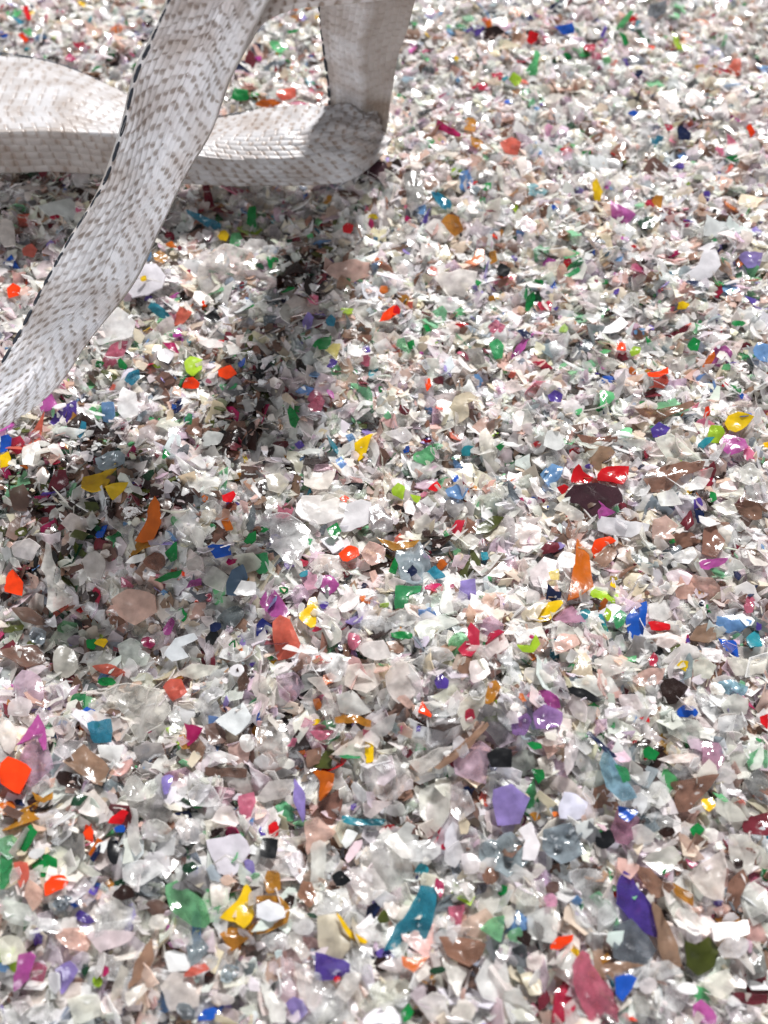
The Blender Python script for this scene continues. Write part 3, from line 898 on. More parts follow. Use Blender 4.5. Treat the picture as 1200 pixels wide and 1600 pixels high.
* 650 350 100 60 0 tn
* 980 430 80 100 0 tn
* 520 750 40 60 0 pk
* 380 870 90 60 0 br
* 15 680 40 90 0 bl
T 800 900 3
P bl 535,190 580,140 640,110 625,200 615,315 570,300 545,260 ; royal blue upright fin shaped flake on the right side
P lb 958,185 1040,180 1130,210 1110,235 1060,275 960,250 ; bright blue cup shaped piece near the right edge
P bl 965,290 1050,310 1065,385 1000,350 ; blue shard below the bright blue cup
P tc 1095,290 1150,245 1175,330 1120,335 ; teal chip near the right edge beside the bright blue cup
P bl 765,640 800,605 850,610 875,640 850,665 780,665 ; bright blue chip resting on a glassy clear dish
P c 705,655 770,665 875,670 930,760 830,785 740,740 ; glassy clear dish under the bright blue chip
P ye 95,215 170,120 235,115 240,130 180,205 130,225 ; bright yellow flake with a cream side, right of the middle
P cr 40,180 120,120 170,125 120,200 60,215 ; cream half beside the bright yellow flake
P lk 185,200 280,135 330,190 350,215 250,220 ; pleated pink fan flake right of the bright yellow one
P tc 305,190 330,172 357,185 350,230 318,220 ; cyan blue bead at the tip of the pleated pink fan
P do 285,-30 305,-180 345,-190 370,-150 365,-20 380,60 320,90 275,95 ; tall amber brown upright strip right of the middle
P gn 470,190 510,155 540,180 525,230 490,250 ; mid green flake left of the royal blue fin
450 180 40 70 5 lm s ; lime sliver left of the mid green flake
P rd 635,215 670,210 740,225 740,255 650,255 ; red streaked clear bit right of the royal blue fin
P tn 830,300 860,235 945,215 955,300 920,315 ; tan conical flake left of the bright blue cup
P f 800,310 870,330 880,380 780,420 700,400 ; pale cream flake below the red streaked bit
P f 885,380 890,330 985,350 980,400 920,400 ; white cut tube piece below the tan cone
P f 840,400 900,380 960,420 930,485 850,470 ; frosted disc below the white cut tube piece
P db 695,490 760,475 830,520 770,600 700,590 ; dark maroon brown crumpled scrap on the right side
P ye 770,420 795,395 828,400 815,450 ; small mustard bit above the dark maroon scrap
P rk 640,390 665,355 685,385 675,425 645,420 ; small pink red chip left of the dark maroon scrap's top
P lp 545,490 620,440 720,430 700,500 620,520 ; pale peach bowl left of the dark maroon scrap
P f 235,490 390,465 430,560 350,580 260,540 ; pale shell flake with a black streak, right of the middle
P bk 250,515 330,525 425,580 380,595 270,550 ; thin black curved streak on the pale shell flake
P vs 95,640 150,600 240,640 230,700 110,720 ; shiny violet striped film right of the middle
P vs 0,680 70,640 95,680 60,750 0,740 ; violet folded end left of the shiny striped film
P mg 115,540 160,530 220,570 230,620 180,620 ; mauve translucent strip above the shiny striped violet film
P f 255,595 300,550 350,610 350,690 290,660 ; tall grey frosted oval right of the striped violet film
P gr 610,820 640,795 690,830 670,865 620,850 ; small emerald chip in the right part under a brown bit
P f 685,850 780,835 890,835 880,870 740,880 ; flat bright white bar right of the small emerald chip
P cb 410,880 440,800 500,890 590,1040 520,1060 440,990 ; large ice blue translucent wedge with shiny lower end
P gn 480,880 540,900 555,960 520,970 ; green patch seen on the ice blue wedge
P gr 90,905 145,905 155,950 120,975 ; bright jade chip above left of the pearl white folded piece
105 795 75 40 0 gr q ; jade green small rectangle under the violet striped film
P gl 510,375 585,375 580,400 530,402 ; pale mint crescent left of the small pink red chip
P f 380,400 460,370 620,430 480,460 420,490 ; clear winged flake below the royal blue fin
P dr 400,310 470,370 420,350 ; maroon thin triangle left below the royal blue fin
P lm 20,320 90,330 110,270 135,320 100,360 50,355 ; pale lime curved flake below the bright yellow flake
P lp 180,340 220,270 300,275 320,320 230,360 ; beige clear disc below the pleated pink fan
P f 640,130 720,110 750,190 700,215 640,200 ; grey clear flake right above the red streaked bit
P f 640,280 730,260 800,290 740,340 650,320 ; pale disc under the red streaked bit
P f 860,150 900,140 910,200 870,215 ; small clear ring left above the bright blue cup
P cb 950,500 1030,480 1110,520 1090,560 980,550 ; clear cup with a blue inside near the right edge
P f 975,600 1040,550 1110,580 1100,650 1000,660 ; pearly round dome under the clear cup with blue inside
P c 960,660 1080,650 1110,700 1040,740 960,720 ; shiny clear base below the pearly round dome
P rd 1160,660 1200,645 1200,720 1165,690 ; red chip cut off by the right edge
P c 550,700 620,680 680,740 690,780 600,760 ; clear flake with red corner right of the tall grey oval
P rd 595,665 640,655 645,690 ; small red corner left of the glassy dish
P f 500,560 590,555 620,620 520,650 ; grey clear half disc left of the dark maroon scrap
P f 430,620 560,610 575,640 500,670 430,660 ; soft white pebble flake below the grey clear half disc
P c 800,540 900,530 950,580 850,620 ; clear pale square right of the dark maroon scrap
P f 1000,380 1150,400 1200,380 1180,460 1050,470 ; pale broad clear flake at the right edge below the blue cup
P pk 1085,140 1105,90 1140,110 1130,170 1100,175 ; pink leaf shaped chip near the right edge
P c 265,720 320,760 310,850 260,940 240,880 ; bluish clear tall blade left of the ice blue wedge
P f 115,860 160,840 200,880 190,930 140,920 ; pale oval left of the bluish clear tall blade
P c 600,980 690,960 740,1000 720,1080 620,1060 ; milky disc right of the ice blue wedge's tip
P lk 890,770 970,780 1000,860 940,930 890,860 ; pale pinkish clear pane right of the flat bright white bar
P cg 1090,850 1160,800 1200,820 1200,900 1110,910 ; pale mint clear sheet on the right edge
P dc 1080,960 1150,900 1200,940 1200,1080 1120,1020 ; grey clear thick flake on the right edge above the burgundy one
P nb 345,740 360,720 400,760 500,850 470,850 ; dark slanted thin rod above the ice blue wedge
P f 60,430 150,440 210,490 120,510 50,490 ; pale hazy flake left of the pale shell with black streak
P f 110,770 200,740 240,780 160,800 ; small glossy white blade under the violet striped film
P c 0,240 80,220 100,300 20,320 ; clear square under the cream half, right of the middle
* 230 570 70 60 0 db
* 380 615 60 50 0 gr
* 460 710 60 50 0 gn
* 610 780 90 50 0 db
* 925 150 70 70 0 gr
* 885 145 40 60 0 nb
* 965 140 60 40 0 rk
* 890 95 50 40 0 am
* 470 55 40 50 0 ye
* 470 20 40 30 0 ye
* 750 350 90 25 30 ol
* 470 450 90 40 0 pk
* 45 580 40 60 20 do
* 225 840 60 100 20 tn
* 1150 240 30 60 0 pu
* 650 320 60 60 0 br
* 430 560 60 50 0 dc
* 1160 770 70 30 0 gr
* 940 1030 90 50 0 db
T 800 600 3
P rd 275,465 285,405 310,378 345,420 385,440 360,465 320,462 ; left half of a shiny red scrap on the right, jagged like a flame
P rd 398,425 420,395 552,382 545,440 520,475 430,455 398,450 ; shiny red rectangular scrap, right of the jagged one above the maroon flake
P rd 208,485 245,468 270,482 240,528 ; small red crumb at the left tip of the dark maroon dome
P dm 240,530 290,475 400,460 500,480 525,555 450,590 380,630 310,560 ; dark maroon dome shaped flake below the shiny red scraps
P mg 395,600 425,570 405,545 440,575 480,605 415,632 ; orchid pink splintered bit under the dark maroon dome
P w 395,650 410,615 520,640 650,655 640,690 560,722 480,710 400,690 ; long smooth white flake under the dark maroon dome
P lp 655,640 720,615 785,665 740,700 760,735 660,720 ; peach square flake right of the long smooth white one
P or 370,775 385,730 460,712 492,735 430,765 385,820 ; bright orange curled hook beside the tall amber strip
P tn 375,825 430,775 490,740 490,800 440,860 ; tan see-through bit under the orange curled hook
P f 665,255 740,235 800,280 900,360 830,370 720,350 ; large pale milky wedge right of the shiny red scraps
P rb 610,450 640,400 760,375 910,360 900,390 790,440 740,500 650,510 ; crumpled copper pink wrap below the pale milky wedge
P rb 570,120 700,120 850,70 860,100 740,150 660,195 ; flat pinkish brown spearhead above the pale milky wedge
P pu 650,215 690,180 745,205 720,245 660,250 ; violet chip under the pinkish brown spearhead
P ye 992,190 1010,150 1060,128 1138,155 1100,200 1050,228 1010,220 ; lemon yellow fish shaped flake near the right edge
P lm 915,240 935,190 980,195 998,230 970,280 925,275 ; lime yellow rounded square left of the lemon yellow fish flake
P mg 970,270 1010,230 1090,260 1110,300 1020,335 980,310 ; orchid pink broad flake below the lemon yellow fish flake
P w 145,290 165,220 220,220 250,290 210,315 175,300 ; small opaque white flag shaped flake left above the red scraps
P w 870,620 920,625 980,655 925,670 880,645 ; small sharp white triangle beside a navy bit at right
P rb 1040,560 1100,545 1175,555 1170,635 1120,640 1045,590 ; brown square flake near the right edge
P rb 895,680 960,655 1000,740 960,815 890,790 ; reddish brown tall flake below the small sharp white triangle
P mg 875,835 920,820 1015,815 1000,840 920,872 880,865 ; orchid pink sliver below the reddish brown tall flake
P lb 130,420 180,370 240,390 230,430 170,475 ; pale blue flake left of the jagged red scrap
P gl 410,30 480,35 485,65 430,115 410,100 ; light green pennant flake near the top of the right middle
P pu 165,50 200,28 240,50 230,85 180,85 ; purple knobbly flake left of the light green pennant
P nb 850,590 900,590 890,620 960,660 870,650 ; navy film wrapped behind the small sharp white triangle
P dr 785,650 840,590 855,650 820,690 ; plum red flake left of the navy film
P pu 850,540 885,530 895,570 855,590 ; violet glow bit above the plum red flake
P f 750,800 850,760 870,800 830,845 770,835 ; curved cream slice left of the reddish brown tall flake
P gr 925,505 955,510 960,545 930,555 ; small green chip near the right, above the cream slice
P f 715,890 790,860 850,900 830,940 750,945 ; pale disc below the curved cream slice
P f 240,600 195,590 230,540 340,610 330,640 270,640 ; pale tilted bar left under the dark maroon dome
P f 20,700 80,650 140,680 130,750 40,750 ; clear crumpled square at the left of the right middle
P f 210,820 240,780 300,800 290,860 230,860 ; clear lens left of the tall amber strip
P ly 170,880 220,865 222,920 180,915 ; pale yellow corner left of the tall amber strip
P dr 130,780 160,740 220,740 225,780 150,800 ; dark raspberry bits left above the tall amber strip
P rb 300,240 400,250 490,240 490,275 400,265 340,290 ; mahogany curved strip above the shiny red scraps
P f 80,870 150,810 220,830 210,960 100,950 ; hazy clear sheet behind the pale yellow corner
P f 0,150 20,125 60,130 40,220 0,220 ; opaque white flake edge left of the purple knobbly one
P f 930,570 1030,545 1060,600 1000,620 ; clear glossy flake left of the brown square
P f 670,510 760,500 800,560 700,580 ; clear bubble flake below the copper pink wrap
P c 1060,400 1110,370 1180,420 1130,480 1060,450 ; clear flake near the right edge below the orchid broad flake
P c 1090,480 1190,455 1200,560 1100,550 ; pale round edged sheet above the brown square flake
* 650 60 110 70 0 dr
* 690 10 110 60 0 sa
* 900 160 35 80 0 or
* 440 140 60 50 0 nb
* 340 590 100 60 0 br
* 110 300 60 40 0 rd
* 520 580 60 50 0 dr
* 1190 300 60 40 0 ye
* 1095 350 50 90 0 pk
* 890 300 90 50 0 tc
* 640 720 40 60 0 bk
* 740 755 40 30 0 gr
* 740 855 60 60 0 bk
* 1055 900 60 60 0 nb
* 720 960 70 50 0 gy
* 530 230 70 80 0 cg
* 1170 140 60 50 0 dr
* 360 405 50 30 0 pu
* 960 440 90 60 0 db
* 40 560 30 30 0 hp
* 100 85 50 40 0 dg
* 80 135 90 50 0 gy
* 640 780 110 40 0 gy
* 1040 30 70 70 0 gr
* 1070 60 25 40 0 bl
* 1000 10 40 30 0 rd
* 260 620 20 20 0 or
T 400 600 3
P w 388,690 425,560 490,540 545,555 530,655 410,695 ; opaque white hexagonal flake in the middle of the pile
P f 180,600 215,520 350,510 420,570 415,630 330,648 210,630 ; large frosted rounded flake left of the white hexagonal one
P or 385,795 430,755 480,770 487,800 430,835 405,830 ; bright orange folded flake under the small white square, middle
P gr 330,680 380,650 402,690 370,728 345,710 ; emerald diamond flake left below the white hexagon
P w 300,730 330,715 400,715 415,765 360,797 ; white square flake between emerald diamond and orange folded one
P ye 455,280 490,255 550,230 535,260 515,330 480,365 455,330 ; yellow ragged pointed flake above the middle
P gl 735,330 825,285 840,350 800,388 735,355 ; jade green smooth five sided flake above the middle
P lm 635,490 665,460 700,480 690,545 640,520 ; pale yellow film inside a clear pointed flake
P c 575,320 600,400 680,460 620,500 595,560 600,440 ; clear pointed sheet above the white hexagon
P lm 722,515 775,530 760,560 740,550 ; neon lime chip right of the pale yellow film
P rd 805,490 850,450 870,490 840,505 ; red folded bit right of the clear pointed sheet
P bl 918,430 945,425 952,455 925,462 ; blue round dot flake right of the red folded bit
P lb 885,500 940,470 1000,490 970,540 900,530 ; pale blue glassy flake below the blue round dot
P hr 905,700 935,640 980,635 960,700 935,715 ; cherry red upright chip with a white edge, middle
P rb 985,625 1035,640 1025,700 985,690 ; brown square chip right of the cherry red one
P ol 1035,670 1110,620 1165,635 1100,690 1030,715 ; olive green leaf shaped sliver right of the cherry red chip
P c 65,620 150,610 210,640 260,680 200,850 130,850 60,730 ; tall clear wrinkled sheet left of the emerald diamond
P gn 0,800 55,790 60,880 20,895 0,880 ; green glassy curl left of the tall clear wrinkled sheet
P c 245,840 300,795 400,800 425,860 400,895 300,870 ; clear lens shaped flake below the small white square
P lp 490,790 530,740 610,770 600,830 540,860 ; pale peach fan flake right of the orange folded one
P dc 530,580 570,560 635,620 640,690 540,680 ; dark glossy grey bowl right of the white hexagon
P am 560,720 640,740 740,740 770,730 740,765 640,780 ; dark gold tangled film below the dark glossy bowl
P gr 620,880 650,810 665,840 655,895 ; green upright sliver left of the silver blue film
P te 800,880 840,850 890,905 830,920 ; slate teal piece right of the silver blue film
P f 225,360 320,330 380,400 340,500 220,480 ; big pale milky flake left of the navy film knots
P or 390,535 415,520 440,535 420,558 ; orange crumb at the top of the big frosted rounded flake
P lb 415,240 450,230 470,260 440,280 ; pale steel blue bit left of the yellow ragged flake
P pu 178,280 210,262 230,290 200,308 ; violet bead left of the white curved rod
P w 190,320 250,300 305,305 300,325 230,330 ; thin white curved rod above the big pale milky flake
P gr 310,300 340,290 362,300 345,320 ; green bead at the end of the white curved rod
P cr 895,120 930,60 1000,35 1050,60 990,90 1000,150 940,190 ; cream yellow curved peel above the middle right
P f 600,230 700,200 740,250 690,280 ; pale grey flake above the jade five sided one
P dc 885,545 970,540 975,590 930,630 895,600 ; smoke grey flake below the pale blue glassy one
P f 740,640 800,600 830,650 790,710 745,700 ; round clear flake above the slate teal piece
P f 760,400 840,365 870,400 800,430 ; white clear blade below the jade five sided flake
P f 40,430 110,415 160,460 120,510 60,500 ; pale cream flake left of the big pale milky one
P f 690,560 720,530 750,590 740,615 700,605 ; small pearly drop under the neon lime chip
P f 970,720 1000,700 1050,730 1020,780 980,770 ; clear hollow square right of the cherry red chip
P tc 1050,790 1085,785 1090,825 1060,825 ; turquoise spot flake in a clear one, right of the middle
P f 1080,900 1150,830 1200,870 1150,910 ;
P lk 210,910 240,880 290,900 290,960 240,970 ; peach pink hazy flake left of the magenta jagged film
P gr 145,120 170,110 205,160 185,210 160,190 ; green leaf shaped bit at the shade border above the violet bead
P pk 240,100 290,55 325,80 305,130 255,130 ; muted pink flake at the shade border right of the green leaf bit
P w 465,120 500,75 550,80 545,100 500,100 480,130 ; white arc shaped rod above the yellow ragged flake
* 540 140 60 50 0 dg
* 570 180 50 50 0 db
* 690 150 60 50 0 dr
* 800 275 60 30 0 rd
* 705 310 40 40 0 bl
* 860 110 50 50 0 sa
* 1030 150 80 70 0 br
* 1130 155 35 70 0 am
* 990 335 60 70 0 tc
* 1065 385 90 60 0 bk
* 1145 300 50 40 0 gr
* 940 350 60 40 0 gr
* 460 490 100 60 0 bk
* 460 400 50 60 0 rb
* 600 350 60 90 0 br
* 490 210 90 30 0 ol
* 150 345 60 40 0 am
* 115 205 35 35 0 am
* 400 400 60 80 0 lb
* 740 490 70 60 0 br
* 680 660 80 90 0 br
* 870 750 120 90 0 db
* 930 800 80 90 0 br
* 1150 860 50 40 0 db
* 1100 910 40 40 0 gl
* 150 580 60 60 0 br
* 30 700 70 40 0 gr
* 250 740 30 80 0 gn
* 870 860 50 60 0 do
* 30 490 60 100 0 db
* 1020 500 50 60 0 am
* 420 900 40 40 0 dr
* 510 15 60 40 0 dr
* 230 40 90 60 0 lb
* 160 70 80 40 0 dr
* 1190 130 40 60 0 w
* 30 920 60 40 0 br
* 230 855 60 40 0 rk
T 0 600 3
P do 628,738 680,660 700,560 728,520 752,560 755,650 715,740 660,745 ; orange banana shaped flake in the shade left of centre
P yd 380,495 385,430 480,420 545,370 540,430 480,490 430,505 ; yellow bowl shaped flake in the shade at the left
P yd 490,480 540,465 605,458 580,500 530,548 505,515 ; small yellow triangle right below the yellow bowl in the shade
P bl 0,245 40,235 72,270 30,315 0,325 ; vivid blue flake at the left edge under the diagonal strap's foot
P ye 0,330 42,315 52,375 20,392 0,395 ; yellow flake at the left edge right below the vivid blue one
P rk 55,255 95,240 120,275 90,335 50,310 ; raspberry flake right of the vivid blue one at the left edge
P mg 182,80 205,38 235,32 272,100 235,130 190,130 ; orchid pink chip at the foot of the diagonal strap
P dr 215,500 255,400 310,400 325,500 ; brick red translucent flake in the shade left of the yellow bowl
P w 768,295 800,228 848,240 845,330 790,345 ; white upright tooth shaped flake in the shade border
P gr 758,345 770,300 800,330 770,352 ; green bit below the white upright tooth
P f 942,255 970,215 1050,235 1020,285 950,290 ; smooth milky oval pebble in the shade left of the middle
P gr 770,790 800,765 828,738 832,815 800,838 ; emerald upright triangle left of the middle
P gr 718,920 790,885 855,870 840,900 750,932 ; long green sliver below the emerald upright triangle
P rb 665,830 720,785 775,800 775,850 740,880 680,855 ; rusty curled ring left of the emerald triangle
P sl 440,345 560,310 590,330 585,370 500,415 460,400 ; shiny clear scrap with glints above the yellow bowl
P rd 1040,520 1095,500 1108,520 1085,555 1045,550 ; small red chip at the lower shade border
P do 1035,640 1070,625 1095,680 1060,690 ; small orange bit under the small red chip
P bl 970,760 1000,750 1080,755 1085,800 1010,820 ; blue ring shaped film left of the middle
P lb 478,85 530,82 540,150 510,185 480,175 ; steel blue upright chip near the orchid chip
P gn 865,165 880,135 903,140 900,190 870,190 ; small jade chip right of the steel blue one
P c 820,340 900,400 1040,420 1030,490 930,510 880,470 ; big dull clear sheet in the shade left of the middle
P ld 1060,930 1085,870 1140,840 1165,910 1110,995 1060,990 ; slate blue tall flake left of the middle
P w 1092,980 1130,920 1200,930 1200,990 1110,992 ; bluish white flake right of the slate blue tall one
P f 895,690 920,665 960,690 955,780 920,770 ; milky tongue shaped flake left of the blue ring film
P f 280,650 330,600 420,640 410,690 320,690 ; dim clear flake in the shade above the moss bit
P ol 325,715 350,680 420,700 390,735 ; moss green bit in the shade left of the orange banana
P c 935,570 1000,540 1045,580 1030,650 950,640 ; bright clear cube above the small orange bit
P f 560,60 575,10 640,40 650,140 600,180 550,130 ; milky tall flake near the top of the shade, right of the steel blue chip
P f 105,290 180,270 200,340 160,385 105,380 ; dull white flake right of the raspberry one in the shade
P f 165,420 200,385 235,420 215,470 175,460 ; grey round flake left of the brick red one
P f 650,210 700,190 730,230 700,280 650,250 ; pale jagged flake left of the white upright tooth
P br 40,500 110,465 145,520 130,600 60,590 ; brown square in the shade at the left edge
P f 870,840 920,800 990,820 940,870 880,880 ; cream flake right of the emerald upright triangle
P f 915,880 1000,850 1075,900 1050,980 960,940 ; pale angular flake left of the slate blue tall one
P mg 870,960 890,920 945,912 945,940 ; small orchid bow left of the pale angular flake
P f 50,750 130,720 190,760 150,830 60,810 ; dim milky flake in the shade at the left edge
P f 380,830 450,780 500,830 480,920 420,910 ; dim glassy flake right of the white T shaped stem
P gr 1140,740 1165,700 1200,685 1200,735 1170,760 ; green ring bit above the slate blue flake
P sm 1150,640 1190,560 1200,600 1190,680 1160,690 ; smoke black bit right of the bright clear cube
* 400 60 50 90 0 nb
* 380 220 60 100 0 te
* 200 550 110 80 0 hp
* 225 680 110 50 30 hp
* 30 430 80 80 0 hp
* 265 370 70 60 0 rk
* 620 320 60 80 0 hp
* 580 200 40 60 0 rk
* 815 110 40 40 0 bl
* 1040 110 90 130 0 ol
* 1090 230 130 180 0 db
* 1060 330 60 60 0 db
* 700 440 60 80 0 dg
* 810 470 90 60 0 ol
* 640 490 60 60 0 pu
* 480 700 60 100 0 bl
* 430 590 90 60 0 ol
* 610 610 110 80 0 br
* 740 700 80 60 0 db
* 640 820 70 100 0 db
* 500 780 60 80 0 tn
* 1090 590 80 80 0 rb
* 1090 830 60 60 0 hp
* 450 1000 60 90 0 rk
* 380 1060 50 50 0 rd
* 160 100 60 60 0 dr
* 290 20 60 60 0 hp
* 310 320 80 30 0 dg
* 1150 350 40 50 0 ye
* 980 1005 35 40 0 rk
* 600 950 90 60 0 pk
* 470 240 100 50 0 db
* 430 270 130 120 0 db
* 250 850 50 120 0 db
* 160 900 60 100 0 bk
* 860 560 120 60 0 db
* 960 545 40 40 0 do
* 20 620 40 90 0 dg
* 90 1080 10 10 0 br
T 0 250 3
P lm 862,950 890,918 950,930 950,985 905,1012 870,990 ; neon lime green rounded nugget in front of the diagonal strap
P or 852,1070 870,1022 905,1015 938,1045 930,1072 ; neon orange chip right below the lime nugget
P or 1020,985 1080,958 1112,1000 1060,1028 1025,1015 ; orange red tilted chip right of the lime nugget
P te 580,1030 600,995 655,982 655,1020 615,1058 ; dark cyan bead shaped flake left of the neon orange chip
P gr 550,940 565,925 600,965 590,985 560,975 ; small green lens chip above the dark cyan bead
P w 570,560 620,490 730,480 780,540 760,600 620,650 580,600 ; big white ragged flake with a tiny yellow spot beside the diagonal strap
P ye 655,548 685,540 688,565 662,570 ; tiny yellow spot on the big white ragged flake
P c 930,480 1050,380 1190,440 1180,520 1080,640 980,690 940,600 ; large pale crumpled bag film below the horizontal strap
P dr 950,115 980,115 975,180 1010,230 1100,245 1090,262 1000,245 955,190 ; dark red bent strip under the horizontal strap
P te 868,230 900,240 1040,300 1035,330 990,325 880,255 ; thin dark teal strip below the horizontal strap
P gr 1155,300 1165,220 1200,215 1200,320 1170,310 ; emerald upright bit below the horizontal strap
P gl 1075,400 1085,345 1125,340 1140,370 1120,405 ; light green flake left below the emerald upright bit
P ye 1015,345 1050,325 1075,350 1060,380 1030,375 ; yellow corner bit left of the light green flake
P te 690,690 710,655 760,690 800,730 760,745 710,710 ; dark cyan crumpled film left of the coral bit
P bk 950,730 1010,700 1040,760 990,765 ; black pointed bit left of the shade beam
P sa 810,750 850,690 900,710 860,770 820,780 ; coral translucent bit right of the dark cyan crumpled film
P w 735,900 770,880 820,910 790,955 745,940 ; shiny white bit left of the lime nugget
P hp 755,850 820,860 840,900 790,890 ; wine red flake above the shiny white bit
P am 720,440 750,425 790,455 765,485 725,475 ; mustard cube bit above the big white ragged flake
P w 170,210 270,190 330,175 385,230 340,290 270,250 230,265 ; bright white torn flake left of the diagonal strap
P f 0,280 60,285 75,400 20,410 0,380 ; pale green white block at the left edge above the diagonal strap
P sa 100,415 150,390 178,420 160,455 110,450 ; peach orange flake left of the diagonal strap
P or 30,600 60,575 100,600 90,635 40,650 ; faded orange bit left of the diagonal strap near the left edge
P f 480,730 560,690 640,760 620,830 540,850 420,860 ; broad cream flake right of the diagonal strap
* 240 430 50 60 0 lv
* 265 275 50 40 0 rk
* 800 360 50 60 0 rk
* 800 400 60 50 0 do
* 980 360 60 50 0 hp
* 955 695 40 50 0 or
* 660 680 60 40 0 db
* 700 655 50 30 0 pu
* 620 770 80 40 0 pk
* 690 800 40 40 0 ye
* 880 870 40 50 0 tc
* 830 950 60 60 0 rb
* 740 975 40 40 0 lm
* 1130 960 60 60 0 bl
* 520 1020 90 60 0 ol
* 470 975 50 40 0 gr
* 440 1010 60 80 0 db
* 700 460 50 50 0 lb
* 850 420 50 40 0 dr
* 1110 300 50 60 0 sm
* 1160 640 100 90 0 br
* 1170 720 90 50 0 gr
* 400 170 100 50 -30 db
* 80 350 60 60 0 rb
* 10 430 50 60 0 rb
* 1100 140 60 60 0 br
* 770 1030 90 70 0 br
T 400 250 3
P rd 640,715 655,675 680,700 672,725 ; red tip of the orange pointed cone above the middle
P or 580,755 605,710 650,675 670,720 620,750 ; orange pointed cone shaped flake above the middle
P do 575,615 585,588 615,590 620,620 590,628 ; amber round bead above the orange cone
P gr 262,870 290,840 355,822 348,880 300,888 ; emerald rectangle flake at the right border of the shade
P ly 320,895 360,860 398,860 378,940 345,905 ; sand yellow triangle right of the emerald rectangle
P pu 330,975 350,930 385,945 360,975 ; purple wedge under the sand yellow triangle
P tc 820,150 850,150 915,190 915,235 870,230 830,180 ; turquoise glossy streak right of the horizontal strap
P do 1020,455 1035,420 1070,425 1070,470 1030,495 975,485 ; orange fold near the top of the middle
P f 840,560 870,520 910,530 950,500 990,515 1045,525 1030,580 985,600 980,640 930,620 900,650 870,600 ; cloudy white puff shaped flake near the top of the middle
P c 850,640 950,640 950,700 900,720 855,690 ; clear rounded pouch under the cloudy white puff
P bk 1130,510 1160,485 1195,510 1180,545 1135,545 ; small black lump right of the cloudy white puff
P lp 320,530 370,480 470,460 535,490 525,550 420,570 ; cream peach broad flake below the horizontal strap's right end
P rd 405,310 430,292 460,305 445,345 410,340 ; small crimson chip below the horizontal strap's right end
P rd 930,770 955,760 1000,770 975,788 ; thin bright red sliver above the middle
P am 865,290 900,250 950,270 975,330 930,360 ; sand gold facet flake near the top of the middle
P te 325,750 350,722 375,745 365,780 335,778 ; dark teal bead left above the emerald rectangle
P lv 215,760 240,715 270,740 260,790 225,795 ; lavender bit in the shade left of the dark teal bead
P gn 1090,860 1130,835 1165,870 1155,930 1120,935 ; mint green bent chip above the middle right
P gr 780,770 800,768 825,800 800,808 ; tiny bright green chip above the middle
P dm 470,30 540,-10 600,10 620,40 560,90 480,50 ; dark cola brown glossy scrap at the fold of the horizontal strap
P dc 690,60 760,60 790,130 760,200 710,200 ; clear grey lens right of the dark cola scrap
P c 620,380 720,280 760,290 700,380 650,400 ; bright streaked clear flake above the middle
P dc 970,880 1060,880 1075,940 1010,960 ; smoke grey disc above the middle
P or 800,1085 790,1030 815,1020 822,1060 ; small orange bit above the cream yellow peel
P pk 1085,780 1125,745 1170,780 1150,810 1100,810 ; rose pink bit right of the thin bright red sliver
P sa 800,520 820,495 850,510 845,540 815,540 ; coral bead left of the cloudy white puff
P gr 705,855 740,840 745,880 720,890 ; tiny leaf green chip right above the middle
* 210 320 150 80 0 rb
* 240 400 150 90 0 br
* 330 395 60 50 0 bk
* 180 530 200 100 0 db
* 290 470 90 60 0 br
* 430 720 70 60 0 lm
* 700 665 50 90 30 am
* 520 640 60 40 0 lp
* 600 500 130 60 0 rb
* 760 580 50 60 0 rb
* 810 410 40 30 0 do
* 820 340 90 110 0 lp
* 540 320 40 60 0 hp
* 550 280 50 40 0 ye
* 470 240 40 50 0 dg
* 1110 240 60 50 0 dr
* 1170 590 90 60 0 rb
* 1040 600 50 40 0 gr
* 810 720 70 70 0 dr
* 940 900 10 10 0 lp
* 510 1050 60 80 0 dr
* 580 1080 40 50 0 gr
* 840 870 50 50 0 lv
* 520 900 50 50 0 pu
* 1080 900 50 50 0 dr
* 860 1050 60 50 0 dr
* 100 130 40 60 0 bl
* 235 170 30 80 0 bl
* 330 200 60 60 0 am
* 420 170 90 60 0 br
* 1080 130 50 50 0 gr
* 940 80 40 40 0 ol
* 1020 150 60 60 0 sm
* 80 500 90 60 0 gr
* 150 610 90 40 0 gr
* 280 1120 90 80 0 pk
* 240 1090 60 60 0 lb
* 180 1180 60 60 0 gr
* 60 760 80 100 0 sm
* 100 880 60 80 0 br
* 1020 800 70 50 0 db
* 900 990 60 60 0 lv
* 1040 1040 60 90 0 lb
* 950 1060 60 60 0 tn
T 600 0 2
P ye 650,570 665,555 685,600 672,638 655,620 ; bright yellow pointed chip left of the orchid star near the upper right
P mg 705,620 790,670 770,690 725,715 710,680 ; orchid pink star-like ragged flake in the upper right
P am 835,630 850,610 872,615 865,665 ; golden chip right of the orchid star flake
P dg 790,690 820,675 850,680 840,715 800,715 ; dark green bowl chip below the orchid star flake
P w 995,740 1005,668 1090,710 1060,740 ; bright white kite shaped flake in the upper right
P w 935,860 985,825 1000,780 1040,780 1055,830 1025,865 970,880 ; big pearly white flake with a bright bump, upper right
P lv 1105,800 1130,785 1185,790 1175,830 1135,840 ; lilac blue flake right of the pearly white one with a bump
P bl 530,85 590,70 595,105 560,108 ; denim blue triangular chip near the top
P gl 725,85 770,30 782,38 745,90 ; bright mint green rod near the top right
P gr 735,95 755,110 768,135 750,145 ; green wedge below the bright mint rod
P lm 900,100 915,110 925,140 965,145 960,158 920,155 905,135 ; bent neon lime strip near the top right
P sa 360,445 400,425 430,445 420,485 380,480 ; coral pink smooth flake near the top
P gl 430,235 465,190 470,155 485,160 480,235 ; apple green upright flake near the top
P lm 388,245 405,225 432,245 415,280 ; yellow green flake left of the apple green upright one
